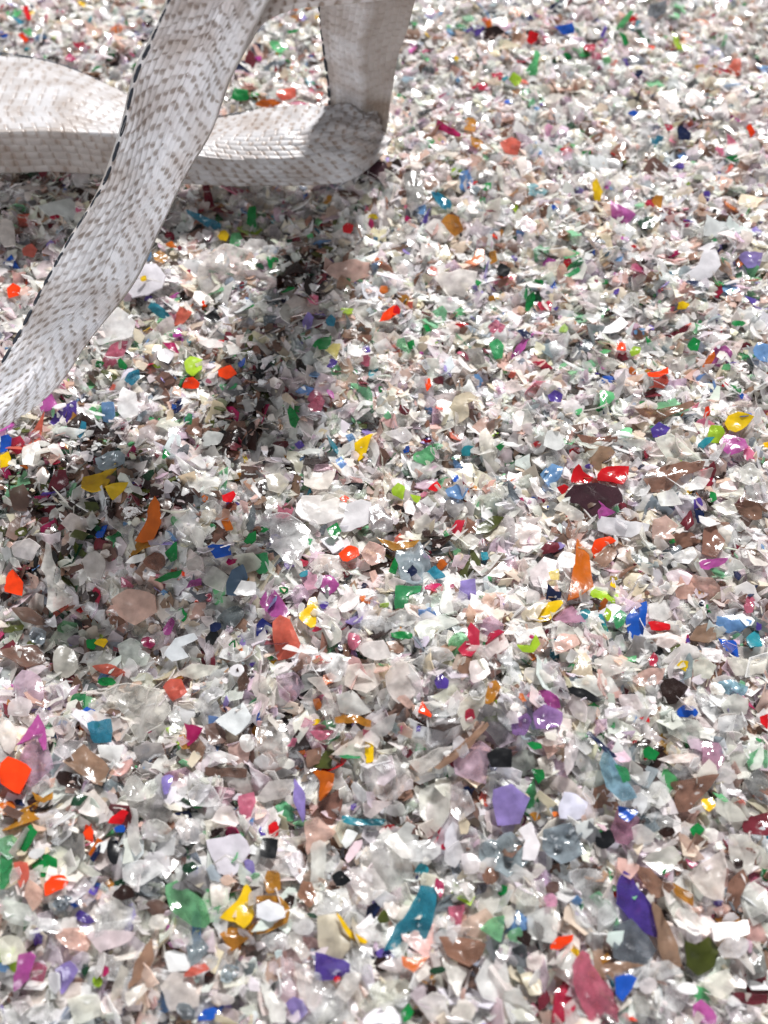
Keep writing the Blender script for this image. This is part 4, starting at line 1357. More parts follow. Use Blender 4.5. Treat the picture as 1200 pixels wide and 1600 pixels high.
P hp 160,400 170,375 245,420 240,435 ; magenta wedge shaped flake near the vertical strap
P w 400,400 415,375 450,410 435,445 ; small white square flake above the coral pink smooth one
P sm 820,50 830,15 885,0 880,40 850,60 ; steel grey blue flake at the top edge
P nb 915,400 930,390 960,415 955,440 918,435 ; navy square chip in the upper right
P or 1132,395 1145,385 1162,415 1145,432 ; orange red chip near the right edge in the upper right
P bl 760,355 780,343 798,352 785,365 ; cobalt blue dot chip in the upper middle right
P pu 675,110 690,78 698,85 685,120 ; thin purple chip near the top
P rd 445,130 455,95 485,105 480,125 460,140 ; scarlet chip near the top
P rk 620,140 662,140 660,160 630,158 ; raspberry flat chip near the top
P bk 350,840 365,822 395,840 385,865 352,862 ;
P te 145,600 175,605 213,640 208,655 180,648 ;
P f 940,310 965,270 1010,310 1000,328 945,328 ; creamy white trapezoid flake in the upper right
* 155 50 70 50 20 lb
* 270 405 60 90 0 am
* 290 450 80 50 0 am
* 570 480 45 40 0 rd
* 600 270 80 60 0 lp
* 520 420 50 60 0 lk
* 310 275 40 40 0 rk
* 390 325 30 20 0 bl
* 235 260 30 30 0 lb
* 590 395 50 40 0 dg
* 760 210 90 50 0 pu
* 735 235 50 30 0 w
* 790 230 50 50 0 nb
* 870 230 40 40 0 nb
* 990 215 40 40 0 am
* 1090 220 60 60 0 sa
* 1040 230 30 40 0 rd
* 930 185 30 35 0 dr
* 1180 220 50 60 0 lb
* 1130 290 30 30 0 bl
* 960 260 60 50 0 bk
* 1000 80 60 40 0 do
* 1090 80 60 60 0 tn
* 780 65 30 40 0 rd
* 1040 370 150 40 0 rb
* 1040 310 120 20 -15 dr
* 850 450 60 50 0 te
* 1045 480 40 40 0 pk
* 1065 535 40 50 0 sa
* 920 525 40 30 0 pu
* 1090 505 50 25 0 gr
* 975 565 40 50 0 ol
* 1100 600 90 70 0 dg
* 180 445 40 30 0 lm
* 130 355 50 70 0 bk
* 110 390 50 60 0 nb
* 410 55 60 50 0 do
* 540 105 80 40 0 dr
* 240 95 50 40 30 gn
* 280 110 60 50 0 pu
* 90 160 30 70 0 mg
* 130 180 30 60 20 gl
* 380 15 100 40 -10 sm
* 770 660 90 60 0 c
* 830 645 40 40 0 rk
* 890 805 60 30 0 hp
* 960 815 70 50 0 tn
* 575 825 40 30 0 rk
* 590 850 60 30 30 gn
* 680 880 60 40 -30 gr
* 455 940 40 70 20 gn
* 475 890 40 50 0 gr
* 500 960 60 40 40 rk
* 280 810 10 10 0 or
* 510 770 10 10 0 pk
* 560 755 40 50 0 rb
* 530 660 40 20 0 bl
* 490 670 60 50 0 rb
* 620 700 60 60 0 tn
* 225 550 40 40 0 lm
* 320 590 30 40 0 gn
* 1000 660 70 90 0 tn
* 1040 915 40 50 0 rk
* 1105 825 40 50 0 rb
* 970 890 80 30 0 nb
* 935 955 40 30 0 ye
* 975 965 30 50 0 tn
* 810 950 40 25 0 gr
* 650 440 60 50 0 rb
* 730 490 60 90 0 rb
* 470 550 50 50 0 tn
* 600 620 50 60 0 br
* 1190 460 40 90 0 tn
* 480 600 90 60 0 cb
T 800 300 3
P gn 240,395 310,350 322,370 270,400 ; shiny green tube chip in the upper right middle
P nb 15,645 60,640 105,680 60,690 ; navy flake in the upper right middle
P w 415,670 440,630 510,590 545,620 500,655 ; white lens shaped flake in the upper right middle
P gr 820,720 850,680 885,695 870,745 835,745 ; emerald knobbly chip near the right in the upper middle
P lb 1128,740 1150,705 1200,715 1200,800 1130,770 ; sky blue flake at the right edge
P do 890,820 915,780 945,735 955,770 925,820 ; ochre bent chip near the right edge
P or 490,740 495,700 530,710 535,745 ; orange chip left of the yellow green one in the right middle
P lm 550,750 570,720 605,730 600,755 560,770 ; yellow green chip right of the orange one in the right middle
P or 630,850 700,840 730,820 735,850 690,868 640,865 ; neon orange rimmed scrap in the right middle
P gr 60,560 70,490 100,465 110,500 80,560 ; green barrel shaped bit in the upper middle right
P ye 775,520 800,510 835,530 810,548 ; yellow corn kernel shaped bit in the upper right
P rk 90,795 150,790 195,830 150,835 ; crimson bow shaped bit in the upper right middle
* 260 340 50 50 0 rd
* 420 420 70 50 -30 gr
* 610 525 50 30 0 gr
* 165 545 80 50 40 rk
* 480 490 40 70 0 pu
* 660 410 80 60 -30 tn
* 960 480 50 60 0 rk
* 840 320 80 70 0 tn
* 750 300 60 40 0 hp
* 1060 340 50 60 0 do
* 240 650 40 60 0 lm
* 250 600 40 50 0 do
* 300 610 80 40 0 dg
* 430 765 60 40 0 gl
* 510 790 80 80 0 dr
* 660 840 60 40 0 hp
* 700 890 90 60 0 sa
* 780 660 120 40 0 dr
* 740 740 80 60 0 sm
* 860 640 60 60 0 cg
* 870 540 50 80 0 tn
* 740 570 70 60 0 rb
* 1000 835 50 40 0 gl
* 1080 735 90 40 0 dr
* 600 655 70 40 0 lb
* 650 640 50 50 0 pu
* 970 600 70 50 0 pu
* 1055 625 60 35 0 gr
* 320 700 110 50 -20 br
* 430 720 70 50 0 ol
* 30 740 70 80 0 ol
* 200 940 70 60 0 pu
* 120 440 50 60 0 gr
* 380 60 10 10 0 c
* 230 230 70 90 0 rb
* 10 310 50 30 -30 pu
* 960 760 60 30 0 pk
* 640 420 40 60 0 rb
* 450 570 80 50 0 db
T 0 0 1.846
P do 735,305 750,290 790,285 812,300 780,312 ; golden orange lens lying on top of the horizontal strap's edge
P sa 795,275 805,255 850,252 855,280 815,290 ; coral orange pebble behind the horizontal strap
P gr 665,285 675,250 715,260 720,285 690,292 ; emerald shiny bits between the straps
P hp 185,170 200,152 222,170 205,178 ; small hot pink chip behind the left strap
P or 50,100 65,95 85,115 75,125 ; orange red small chip in the upper left
P rd 62,20 82,20 92,60 80,62 ; red strip near the top left corner
* 90 50 25 45 0 ye
* 240 15 30 50 0 ye
* 330 75 60 30 0 sa
* 130 10 60 15 0 pu
* 40 15 60 15 0 pu
* 40 45 50 40 0 gl
* 10 105 30 20 0 bl
* 90 115 30 30 0 gl
* 75 145 40 15 0 tc
* 255 70 40 30 0 tc
* 275 205 60 15 0 gl
* 240 140 50 30 0 rk
* 320 160 30 40 0 gr
* 800 140 60 40 0 gl
* 840 98 50 20 0 gr
* 908 60 30 25 0 ye
* 720 185 40 60 0 dr
* 900 170 30 20 0 hp
* 920 280 30 50 0 sa
* 760 100 40 30 0 nb
* 810 70 30 30 0 am
* 400 100 25 30 0 pu
* 335 100 40 40 0 do
* 330 12 60 30 0 db
* 690 200 20 20 0 c
* 740 230 80 30 0 rb
* 385 165 20 20 0 hp
* 225 90 60 50 0 br
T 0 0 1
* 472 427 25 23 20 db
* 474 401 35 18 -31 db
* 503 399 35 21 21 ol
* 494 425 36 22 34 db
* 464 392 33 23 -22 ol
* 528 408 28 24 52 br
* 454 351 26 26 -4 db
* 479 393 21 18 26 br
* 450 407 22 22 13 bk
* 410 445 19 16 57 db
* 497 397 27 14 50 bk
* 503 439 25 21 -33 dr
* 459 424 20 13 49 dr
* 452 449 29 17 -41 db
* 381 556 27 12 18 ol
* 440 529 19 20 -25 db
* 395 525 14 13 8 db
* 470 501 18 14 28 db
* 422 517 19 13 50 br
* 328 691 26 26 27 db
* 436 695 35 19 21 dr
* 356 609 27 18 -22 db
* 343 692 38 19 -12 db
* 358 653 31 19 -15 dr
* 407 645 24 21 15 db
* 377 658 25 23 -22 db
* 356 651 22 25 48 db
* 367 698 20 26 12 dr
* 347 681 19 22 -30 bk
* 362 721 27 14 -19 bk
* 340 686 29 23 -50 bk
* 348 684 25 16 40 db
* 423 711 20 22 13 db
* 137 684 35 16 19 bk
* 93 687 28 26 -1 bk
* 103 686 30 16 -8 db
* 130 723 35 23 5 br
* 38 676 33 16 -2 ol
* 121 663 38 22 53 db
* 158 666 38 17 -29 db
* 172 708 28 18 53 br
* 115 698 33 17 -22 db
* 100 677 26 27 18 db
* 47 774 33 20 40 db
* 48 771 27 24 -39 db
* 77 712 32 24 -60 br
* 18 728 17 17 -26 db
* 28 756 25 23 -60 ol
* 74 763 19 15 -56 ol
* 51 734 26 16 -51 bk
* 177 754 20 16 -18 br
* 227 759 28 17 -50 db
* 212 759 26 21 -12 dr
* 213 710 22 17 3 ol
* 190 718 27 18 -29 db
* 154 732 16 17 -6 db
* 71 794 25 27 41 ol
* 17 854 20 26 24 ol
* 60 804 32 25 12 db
* 51 847 18 17 39 br
* 32 832 20 27 -38 ol
* 76 836 20 26 26 br
* 58 783 30 25 -56 ol
* 116 789 19 19 -48 db
* 174 807 25 22 -30 db
* 129 780 27 23 -28 bk
* 92 769 25 23 -12 db
* 156 850 30 23 -7 dr
* 114 787 31 20 -41 dr
* 99 826 18 18 1 dr
* 217 777 25 13 -26 ol
* 262 807 19 14 28 db
* 274 774 25 16 49 db
* 229 771 17 12 1 ol
* 236 789 19 15 39 ol
* 147 933 26 21 -1 db
* 118 844 27 20 32 db
* 108 862 30 25 -1 db
* 123 859 31 15 -33 ol
* 88 926 31 16 19 dr
* 86 874 34 16 -55 bk
* 605 868 26 13 -27 ol
* 606 856 21 19 -17 db
* 626 863 20 12 22 db
* 578 244 19 18 53 bk
* 608 280 25 20 -28 db
* 534 264 29 18 -3 bk
* 556 242 34 24 -47 ol
"""

# ------------------------------------------------------------------ the heap under the flakes (large structure)
gxs = np.linspace(X0, X1, 161); gys = np.linspace(Y0, Y1, 161)
GX, GY = np.meshgrid(gxs, gys, indexing='ij')
GZ = base_z(GX, GY) - .0005
n1 = 161
idx = np.arange(n1 * n1).reshape(n1, n1)
q = np.stack([idx[:-1, :-1], idx[1:, :-1], idx[1:, 1:], idx[:-1, 1:]], -1).reshape(-1, 4)
me = mesh_from("ground", np.stack([GX, GY, GZ], -1).reshape(-1, 3), q.ravel(), np.arange(len(q)) * 4, None,
               np.ones(len(q), bool), mat=SOIL)
tag(link("ground", me), kind='structure')

# ------------------------------------------------------------------ loose flakes, bottom layers
random_layer(45000, X0, X1, Y0, Y1, .0058, .0030, .0100, 6, 0, mask=far_view, tilt=.32)
random_layer(16000, -.42, .42, -.22, .35, .0052, .0022, .0095, 7, 0, mask=far_view, tilt=.32)
random_layer(44000, -.46, .46, -.06, .92, .0044, .0018, .0080, 6, 0, mask=near_view, tilt=.30)
random_layer(21000, -.46, .46, -.06, .92, .0057, .0018, .0104, 8, 1, mask=near_view, tilt=.34, sd=.48)
random_layer(3000, -.30, .30, -.06, .30, .0070, .0040, .0105, 9, 2, mask=near_view, tilt=.32, sd=.3)

# brown and dark flakes, some real, placed along the strap shade to deepen it
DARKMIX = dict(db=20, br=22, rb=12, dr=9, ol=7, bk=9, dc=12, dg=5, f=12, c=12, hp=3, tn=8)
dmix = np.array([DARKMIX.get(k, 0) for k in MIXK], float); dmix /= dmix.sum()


def shade_mask(x, y):
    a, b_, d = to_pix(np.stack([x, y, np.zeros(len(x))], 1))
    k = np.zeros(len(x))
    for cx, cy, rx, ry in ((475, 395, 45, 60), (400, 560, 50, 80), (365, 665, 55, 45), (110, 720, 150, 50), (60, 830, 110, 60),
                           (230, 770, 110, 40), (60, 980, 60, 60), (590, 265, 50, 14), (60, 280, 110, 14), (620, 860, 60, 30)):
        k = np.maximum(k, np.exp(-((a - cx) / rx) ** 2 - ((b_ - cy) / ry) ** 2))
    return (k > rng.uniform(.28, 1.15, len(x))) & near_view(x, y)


random_layer(16000, -.30, .12, .02, .62, .0050, .0022, .0085, 7, 1, mask=shade_mask, tilt=.38, mix=dmix)

# ------------------------------------------------------------------ flakes from the list, the added dark chips among them
rows = []
ox = oy = 0.0; sc = 3.0
for ln in DATA.strip().splitlines():
    ln = ln.strip()
    if not ln: continue
    if ln.startswith('T '):
        _, a, b, c = ln.split(); ox, oy, sc = float(a), float(b), float(c); continue
    if ln.startswith('*'):
        t = ln.split()
        cx, cy, w, h, rot = map(float, t[1:6])
        if w < 15: continue
        rows.append(dict(kind='dot', cx=ox + cx / sc, cy=oy + cy / sc, w=w / sc, h=h / sc, rot=rot, col=t[6])); continue
    head, label = ln.split(';')
    t = head.split()
    if t[0] == 'P':
        pts = []
        for p in t[2:]:
            if ',' in p: pts.append([float(v) for v in p.split(',')])
        if len(pts) < 3: continue
        pts = np.array(pts) / sc + np.array([ox, oy])
        rows.append(dict(kind='poly', pts=pts, col=t[1], label=label.strip(), shape='p'))
    else:
        cx, cy, w, h, rot = map(float, t[:5])
        if w < 15: continue
        rows.append(dict(kind='gen', cx=ox + cx / sc, cy=oy + cy / sc, w=w / sc, h=h / sc, rot=rot, col=t[5], shape=t[6], label=label.strip()))


def densify(p, step, jit, r):
    """adds points along the outline with small wobbles, and takes the sharpness off the corners"""
    out = []
    n = len(p)
    for k in range(n):
        a, b = p[k], p[(k + 1) % n]
        L = np.linalg.norm(b - a)
        m = max(1, int(L / step))
        for s in range(m):
            f = s / m
            q = a * (1 - f) + b * f
            if s: q = q + r.normal(0, jit, 2) * min(1, L / 10)
            out.append(q)
    out = np.array(out)
    sm = .25 * np.roll(out, 1, 0) + .5 * out + .25 * np.roll(out, -1, 0)
    return .68 * out + .32 * sm


def gen_outline(w, h, rot, shape, r):
    a, b = w / 2, h / 2
    if shape == 'q': p = np.array([[-a, -b * r.uniform(.2, .9)], [-a * r.uniform(.0, .5), -b], [a * r.uniform(.5, 1), -b * r.uniform(.5, 1)], [a, b * r.uniform(.1, .9)], [-a * r.uniform(-.2, .8), b]])
    elif shape == 'r': p = np.array([[-a, -b], [a, -b], [a, b], [-a, b]])
    elif shape == 't': p = np.array([[-a, b], [0, -b], [a, b * .7]])
    elif shape == 's': p = np.array([[-a, 0], [-a * .3, -b], [a, -b * .25], [a * .5, b * .6], [-a * .2, b]])
    elif shape in 'od':
        t = np.arange(11) * 2 * math.pi / 11
        rr = r.uniform(.90, 1.06, 11)
        p = np.stack([a * np.cos(t) * rr, b * np.sin(t) * rr], 1)
    else:
        m = 7
        t = (np.arange(m) + r.uniform(-.3, .3, m)) * 2 * math.pi / m
        rr = r.uniform(.68, 1.12, m)
        p = np.stack([a * np.cos(t) * rr, b * np.sin(t) * rr], 1)
    c, s = math.cos(math.radians(rot)), math.sin(math.radians(rot))
    return p @ np.array([[c, -s], [s, c]])            # anticlockwise on screen, y down


def poly_area(p):
    x, y = p[:, 0], p[:, 1]
    return .5 * (np.dot(x, np.roll(y, -1)) - np.dot(y, np.roll(x, -1)))


for k, r_ in enumerate(rows):
    if r_['kind'] == 'dot': continue
    rr = np.random.default_rng(1000 + k)
    if r_['kind'] == 'gen':
        p = gen_outline(r_['w'], r_['h'], r_['rot'], r_['shape'], rr) + np.array([r_['cx'], r_['cy']])
    else:
        p = r_['pts']
    if poly_area(p) > 0: p = p[::-1]                  # anticlockwise when seen with y up
    sz = math.sqrt(abs(poly_area(p)))
    step = float(np.clip(sz / 4.2, 3.5, 12.0))
    r_['pts'] = densify(p, step, .028 * sz, rr)
    vis = np.clip(p, [0, 0], [1200, 1600])
    r_['area'] = abs(poly_area(vis))
    v = PALV[r_['col']][0]
    sat = (v.max() - v.min()) / (v.max() + 1e-6)
    r_['score'] = r_['area'] * (1.3 if sat > .6 else 1.0)

cands = [r_ for r_ in rows if r_['kind'] != 'dot' and r_['label'] and r_['area'] > 60]
cands.sort(key=lambda r_: -r_['score'])
THINGS = set(id(r_) for r_ in cands[:300])


def place_outline(row, r, tilt_scale=1.0, lift=.0018):
    """puts the outline on a tilted plane that rests on the heap at its true place and size"""
    pts = row['pts']
    c2 = pts.mean(0)
    P = on_pile(c2[0], c2[1])[0]
    g = on_pile(pts[:, 0], pts[:, 1])
    # local slope of the heap
    A = np.c_[g[:, 0] - P[0], g[:, 1] - P[1], np.ones(len(g))]
    sl = np.linalg.lstsq(A, g[:, 2], rcond=None)[0]
    sx, sy = np.clip(sl[:2], -.5, .5)
    n = np.array([-sx * .5, -sy * .5, 1.0]); n /= np.linalg.norm(n)
    tocam = CAMn - P; tocam /= np.linalg.norm(tocam)
    far = float(np.clip((P[1] - .25) / .4, 0, 1))
    lift += .0022 * far
    wc = .22 + .25 * far
    n = n * (1 - wc) + tocam * wc + np.r_[r.normal(0, .17, 2) * tilt_scale, 0]
    n /= np.linalg.norm(n)
    hh = hget(g[:, 0], g[:, 1])
    top = np.percentile(np.r_[hh, P[2]], 90)
    P = on_height(c2[0], c2[1], top + lift)[0]
    d = ray(pts[:, 0], pts[:, 1])
    t = ((P - CAMn) @ n) / (d @ n)
    W = CAMn + d * t[:, None]
    return P, n, W


def solid_flake(row, r, P, n, W, clear_scale=1.0):
    """curved plate with thickness; returns local vertices, faces and frame"""
    a = W[0] - P; a -= n * (a @ n)
    # long axis by covariance
    t = np.cross(n, [0, 0, 1.0]);
    t = np.array([1.0, 0, 0]) if np.linalg.norm(t) < 1e-3 else t
    e1 = np.array([1.0, 0, 0]) - n * n[0]; e1 /= np.linalg.norm(e1)
    e2 = np.cross(n, e1)
    q = np.stack([(W - P) @ e1, (W - P) @ e2], 1)
    C = np.cov(q.T); ev, evec = np.linalg.eigh(C)
    ax = evec[:, 1]
    if ax[0] < 0: ax = -ax
    f1 = ax[0] * e1 + ax[1] * e2
    f2 = np.cross(n, f1)
    uv = np.stack([(W - P) @ f1, (W - P) @ f2], 1)
    N = len(uv)
    R = float(np.sqrt(abs(poly_area(uv)) / math.pi)) + 1e-5
    col, clr, rough, wr = PALV[row['col']]
    rings = 3 if R > .0035 else 2
    fr = [1.0] + [1 - (k + 1) / (rings + 1) for k in range(rings)]
    cen = uv.mean(0)
    rings_pts = [cen + (uv - cen) * f for f in fr] + [cen[None]]
    p2 = np.concatenate(rings_pts, 0)
    u, v = p2[:, 0] / R, p2[:, 1] / R
    amp = R * .13 * (.5 + wr)
    shp = row.get('shape', 'p')
    if shp == 'b': amp *= 2.0
    if shp in 'od': dome = -.22 * R
    else: dome = 0.0
    ph = r.uniform(0, 6.28, 6)
    fv = amp * (r.normal(0, .8) * (v * v) + r.normal(0, .45) * u * v + r.normal(0, .35) * u * u)
    fv = fv + dome * (u * u + v * v) * .6
    fv = fv + amp * .55 * np.sin(u * 2.6 + v * 1.4 + ph[0]) * np.cos(v * 2.9 + ph[1])
    fv = fv + amp * .35 * wr * np.sin(u * 5.2 - v * 3.1 + ph[2]) * np.sin(v * 5.7 + u * 2.0 + ph[3])
    if wr > .85:      # creases of a thin film
        ca, sa_ = math.cos(ph[4]), math.sin(ph[4])
        fv = fv + amp * .55 * np.abs(((u * ca + v * sa_) * 1.6 + ph[5]) % 2 - 1)
    fv = np.clip(fv, -R * .9, R * .9)
    fv = fv - np.average(fv)
    th = float(np.clip(R * r.uniform(.05, .12), .00025, .0011))
    top = np.c_[p2, fv + th / 2]; bot = np.c_[p2, fv - th / 2]
    # the rim is pulled in a touch on top, like a worn edge
    V = np.concatenate([top, bot, top[:N], bot[:N]], 0)
    topo = flake_topology(N, rings)
    L = np.concatenate([np.array(f) for f in topo[1]])
    T = np.array([len(f) for f in topo[1]])
    colv = np.clip(col * r.normal(1, .05) * r.normal(1, .02, 3), .004, .92)
    tint = np.repeat(colv[None], len(V), 0)
    fin = np.repeat(np.array([[np.clip(rough * r.uniform(.7, 1.3), .05, .6), min(.92, clr * clear_scale * r.uniform(.85, 1.15))]]), len(V), 0)
    fin[-2 * N:, 1] *= .25
    M4 = np.eye(4); M4[:3, 0] = f1; M4[:3, 1] = f2; M4[:3, 2] = n; M4[:3, 3] = P
    return V, L, T, np.array(topo[2]), tint, fin, M4


def raise_heap(W, P, n):
    lo = W.min(0); hi = W.max(0)
    i0, j0 = hidx(lo[0:1], lo[1:2]); i1, j1 = hidx(hi[0:1], hi[1:2])
    sl_ = np.s_[i0[0]:i1[0] + 1, j0[0]:j1[0] + 1]
    X, Y = gx[sl_], gy[sl_]
    inside = np.zeros(X.shape, bool)
    m = len(W)
    for k in range(m):
        x1_, y1_, x2_, y2_ = W[k, 0], W[k, 1], W[(k + 1) % m, 0], W[(k + 1) % m, 1]
        cond = (y1_ > Y) != (y2_ > Y)
        with np.errstate(divide='ignore', invalid='ignore'):
            xx = (x2_ - x1_) * (Y - y1_) / (y2_ - y1_ + 1e-12) + x1_
        inside ^= cond & (X < xx)
    Z = P[2] - (n[0] * (X - P[0]) + n[1] * (Y - P[1])) / n[2]
    cur = H[sl_]
    cur[inside] = np.maximum(cur[inside], Z[inside])
    COVER[sl_] |= inside


COVER = np.zeros(H.shape, bool)

GROUPS = {True: 'milky and clear flakes lying on the pile', False: 'coloured flakes lying on the pile'}
order = [r_ for r_ in rows if r_['kind'] != 'dot']
order.sort(key=lambda r_: -r_['area'])            # the biggest go down first, small bits end up on top
dots = [r_ for r_ in rows if r_['kind'] == 'dot']

# small colour chips between the large ones, dark ones added where shade falls
if dots:
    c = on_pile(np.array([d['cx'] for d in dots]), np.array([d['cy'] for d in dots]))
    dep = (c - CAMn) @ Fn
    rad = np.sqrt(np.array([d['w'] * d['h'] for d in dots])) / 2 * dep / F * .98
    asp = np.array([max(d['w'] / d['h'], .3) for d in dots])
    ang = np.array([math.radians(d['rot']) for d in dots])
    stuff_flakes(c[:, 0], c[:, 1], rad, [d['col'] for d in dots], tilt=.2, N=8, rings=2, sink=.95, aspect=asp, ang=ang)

count = 0
for k, r_ in enumerate(order):
    r = np.random.default_rng(500 + k)
    P, n, W = place_outline(r_, r, 1.0 if r_['area'] > 150 else 1.3)
    V, L, T, S, tint, fin, M4 = solid_flake(r_, r, P, n, W)
    raise_heap(W, P, n)
    if id(r_) in THINGS:
        st = np.concatenate([[0], np.cumsum(T)[:-1]])
        me = mesh_from("plastic_flake", V, L, st, None, S, tint, fin, MAT)
        o = link("plastic_flake", me)
        o.matrix_world = Matrix(M4.tolist())
        clear = r_['col'] in ('c', 'f', 'w', 'cr', 'cp', 'cg', 'cb', 'dc', 'lp', 'sl', 'wg')
        tag(o, r_['label'], 'plastic flake', GROUPS[clear])
        count += 1
    else:
        Vw = V @ M4[:3, :3].T + M4[:3, 3]
        store.append((Vw, L, T, S, tint, fin))
print("individual flakes:", count, "smallest px area:", cands[min(299, len(cands) - 1)]['area'])


# ------------------------------------------------------------------ last sprinkling of small bits between and at the edges
def uncovered(x, y):
    i, j = hidx(x, y)
    return near_view(x, y) & ~COVER[i, j]


random_layer(14000, -.46, .46, -.06, .92, .0016, .0007, .0030, 6, 0, mask=uncovered, tilt=.5, sd=.35, sink=.7)
random_layer(7500, -.46, .46, -.06, .92, .0034, .0009, .0052, 7, 1, mask=uncovered, tilt=.42, sd=.45, sink=.6)

# ------------------------------------------------------------------ join the countless small ones
Vs, Ls, Ts, Ss, Cs, Fs = [], [], [], [], [], []
o_ = 0
for V, L, T, S, t_, f_ in store:
    Vs.append(V); Ls.append(L + o_); Ts.append(T); Ss.append(S); Cs.append(t_); Fs.append(f_)
    o_ += len(V)
T = np.concatenate(Ts)
st = np.concatenate([[0], np.cumsum(T)[:-1]])
me = mesh_from("loose_flakes", np.concatenate(Vs), np.concatenate(Ls), st, None, np.concatenate(Ss),
               np.concatenate(Cs), np.concatenate(Fs), MAT)
tag(link("loose_flakes", me), 'countless small shredded plastic flakes, mostly clear and milky, making up the pile',
    'plastic flakes', kind='stuff')
print("stuff verts", o_)


# ------------------------------------------------------------------ webbing straps
def catmull(P, s):
    n = len(P)
    s = np.clip(s, 0, n - 1 - 1e-6)
    i = s.astype(int); f = (s - i)
    def g(k): return P[np.clip(i + k, 0, n - 1)]
    f = f.reshape((-1,) + (1,) * (P.ndim - 1))
    a, b, c, d = g(-1), g(0), g(1), g(2)
    return .5 * ((2 * b) + (-a + c) * f + (2 * a - 5 * b + 4 * c - d) * f * f + (-a + 3 * b - 3 * c + d) * f ** 3)


def strap_mesh(rails, ncols, period, twill, dirt, seed, thick=.0022, bulge=.0010, stain=None, pale=.8, buckle=False):
    """rails: (stations, K, 3).  A ribbon whose weave is modelled as rows of raised yarn floats."""
    r = np.random.default_rng(seed)
    rails = np.asarray(rails, float)
    K = rails.shape[1]
    fine = catmull(rails, np.linspace(0, len(rails) - 1, 600))
    mid = fine.mean(1)
    s = np.r_[0, np.cumsum(np.linalg.norm(np.diff(mid, axis=0), axis=1))]
    nl = int(s[-1] / .00055)
    sl_ = np.linspace(0, s[-1], nl)
    par = np.interp(sl_, s, np.linspace(0, len(rails) - 1, 600))
    R3 = catmull(rails, par)                                # (nl, K, 3)
    nc = ncols * 8 + 1
    uu = np.linspace(0, 1, nc)
    T3 = R3.transpose(1, 0, 2)
    ku = np.clip(uu * (K - 1), 0, K - 1 - 1e-6); ki = ku.astype(int); kf = (ku - ki)[:, None, None]
    flat = T3[ki] * (1 - kf) + T3[ki + 1] * kf
    cr = .30 * catmull(T3, uu * (K - 1)) + .70 * flat       # folded flat band, not a tube
    S = cr.transpose(1, 0, 2)                               # (nl, nc, 3)
    du = np.gradient(S, axis=1); dl = np.gradient(S, axis=0)
    nn = np.cross(dl, du); nn /= np.linalg.norm(nn, axis=2)[..., None] + 1e-12
    tocam = CAMn - S
    if (nn * tocam).sum(2).mean() < 0: nn = -nn; flip = True
    else: flip = False
    U, Lg = np.meshgrid(uu * ncols, sl_)
    U = np.clip(U + .45 * np.sin(Lg * 52 + seed) * np.sin(math.pi * U / ncols), 0, ncols - 1e-4)
    col = np.minimum(U.astype(int), ncols - 1); fu = U - col
    rc = r.uniform(-.08, .08, ncols)
    sign = np.where(col < ncols // 2, 1, -1)
    phase = twill * col * sign + rc[col] + .10 * np.sin(Lg * 47 + col * 1.7) + .05 * np.sin(Lg * 133 + col * 2.9)
    q = Lg / period + phase + .16 * (fu - .5) * sign
    row = np.floor(q).astype(int); fl = q - row
    body = np.sqrt(np.clip(1 - (2 * fu - 1) ** 2, 0, 1))
    gap = np.minimum(fl, 1 - fl) / .5
    ends = np.clip(gap / .24, 0, 1) ** .6
    hsh = np.sin(col * 12.9898 + row * 78.233) * 43758.5453
    hsh = hsh - np.floor(hsh)
    hgt = bulge * (.35 + .65 * body) * (.25 + .75 * ends) * (.8 + .4 * hsh)
    wob = .0012 * np.sin(Lg * 38 + seed) * np.sin(U / ncols * 3.1 + 1.0) + .0005 * np.sin(Lg * 120 + U * .5) + .0006 * np.sin(U / ncols * 15 + 2.2 * np.sin(Lg * 19 + seed))
    if buckle:
        e_ = np.clip((Lg / s[-1] - .72) / .18, 0, 1)
        wob = wob + e_ * (.0016 * np.sin(U / ncols * 9 + Lg * 150) + .0011 * np.sin(Lg * 260 - U * 1.1) * np.sin(U * .7))
    top = S + nn * (hgt + wob)[..., None]
    bot = S + nn * (wob - thick)[..., None]
    # colour: white yarns, brown grit caught in the pits between the floats
    hs2 = np.sin(col * 39.3468 + row * 11.135) * 24634.6345; hs2 -= np.floor(hs2)
    pit = np.clip(1 - gap / (.46 + .24 * hs2), 0, 1) * np.clip(1.15 - 1.1 * (2 * fu - 1) ** 2, 0, 1)
    big = .5 + .5 * np.sin(Lg * 31 + U * .9 + seed) * np.cos(Lg * 17 - U * .55)
    amt = (dirt(U / ncols, Lg / s[-1]) if callable(dirt) else dirt) * np.clip(pit * 2.6 - .35, 0, 1) * np.clip(hs2 * 1.3 - .18 + .45 * big, 0, .85)
    white = pale * np.array([1.0, .985, 1.015]); brown = np.array([.25, .18, .135])  # pale differs per piece, offsetting lamp light and shade in the yarn colour
    yarn = white[None, None] * (.90 + .12 * hsh)[..., None]
    if stain is not None:
        m_ = np.clip(stain(U / ncols, Lg / s[-1]), 0, 1)[..., None]
        yarn = yarn * (1 - m_) + np.array([.33, .28, .245]) * m_
    tint = yarn * (1 - amt[..., None]) + brown * amt[..., None]
    ny, nx = nl, nc
    V = np.concatenate([top.reshape(-1, 3), bot.reshape(-1, 3)])
    C = np.concatenate([tint.reshape(-1, 3), np.full((ny * nx, 3), .78)])
    ii = np.arange(ny * nx).reshape(ny, nx); B = ny * nx
    f1 = np.stack([ii[:-1, :-1], ii[:-1, 1:], ii[1:, 1:], ii[1:, :-1]], -1).reshape(-1, 4)
    f2 = f1[:, ::-1] + B
    e1 = np.stack([ii[:-1, 0], ii[1:, 0], ii[1:, 0] + B, ii[:-1, 0] + B], -1)
    e2 = np.stack([ii[1:, -1], ii[:-1, -1], ii[:-1, -1] + B, ii[1:, -1] + B], -1)
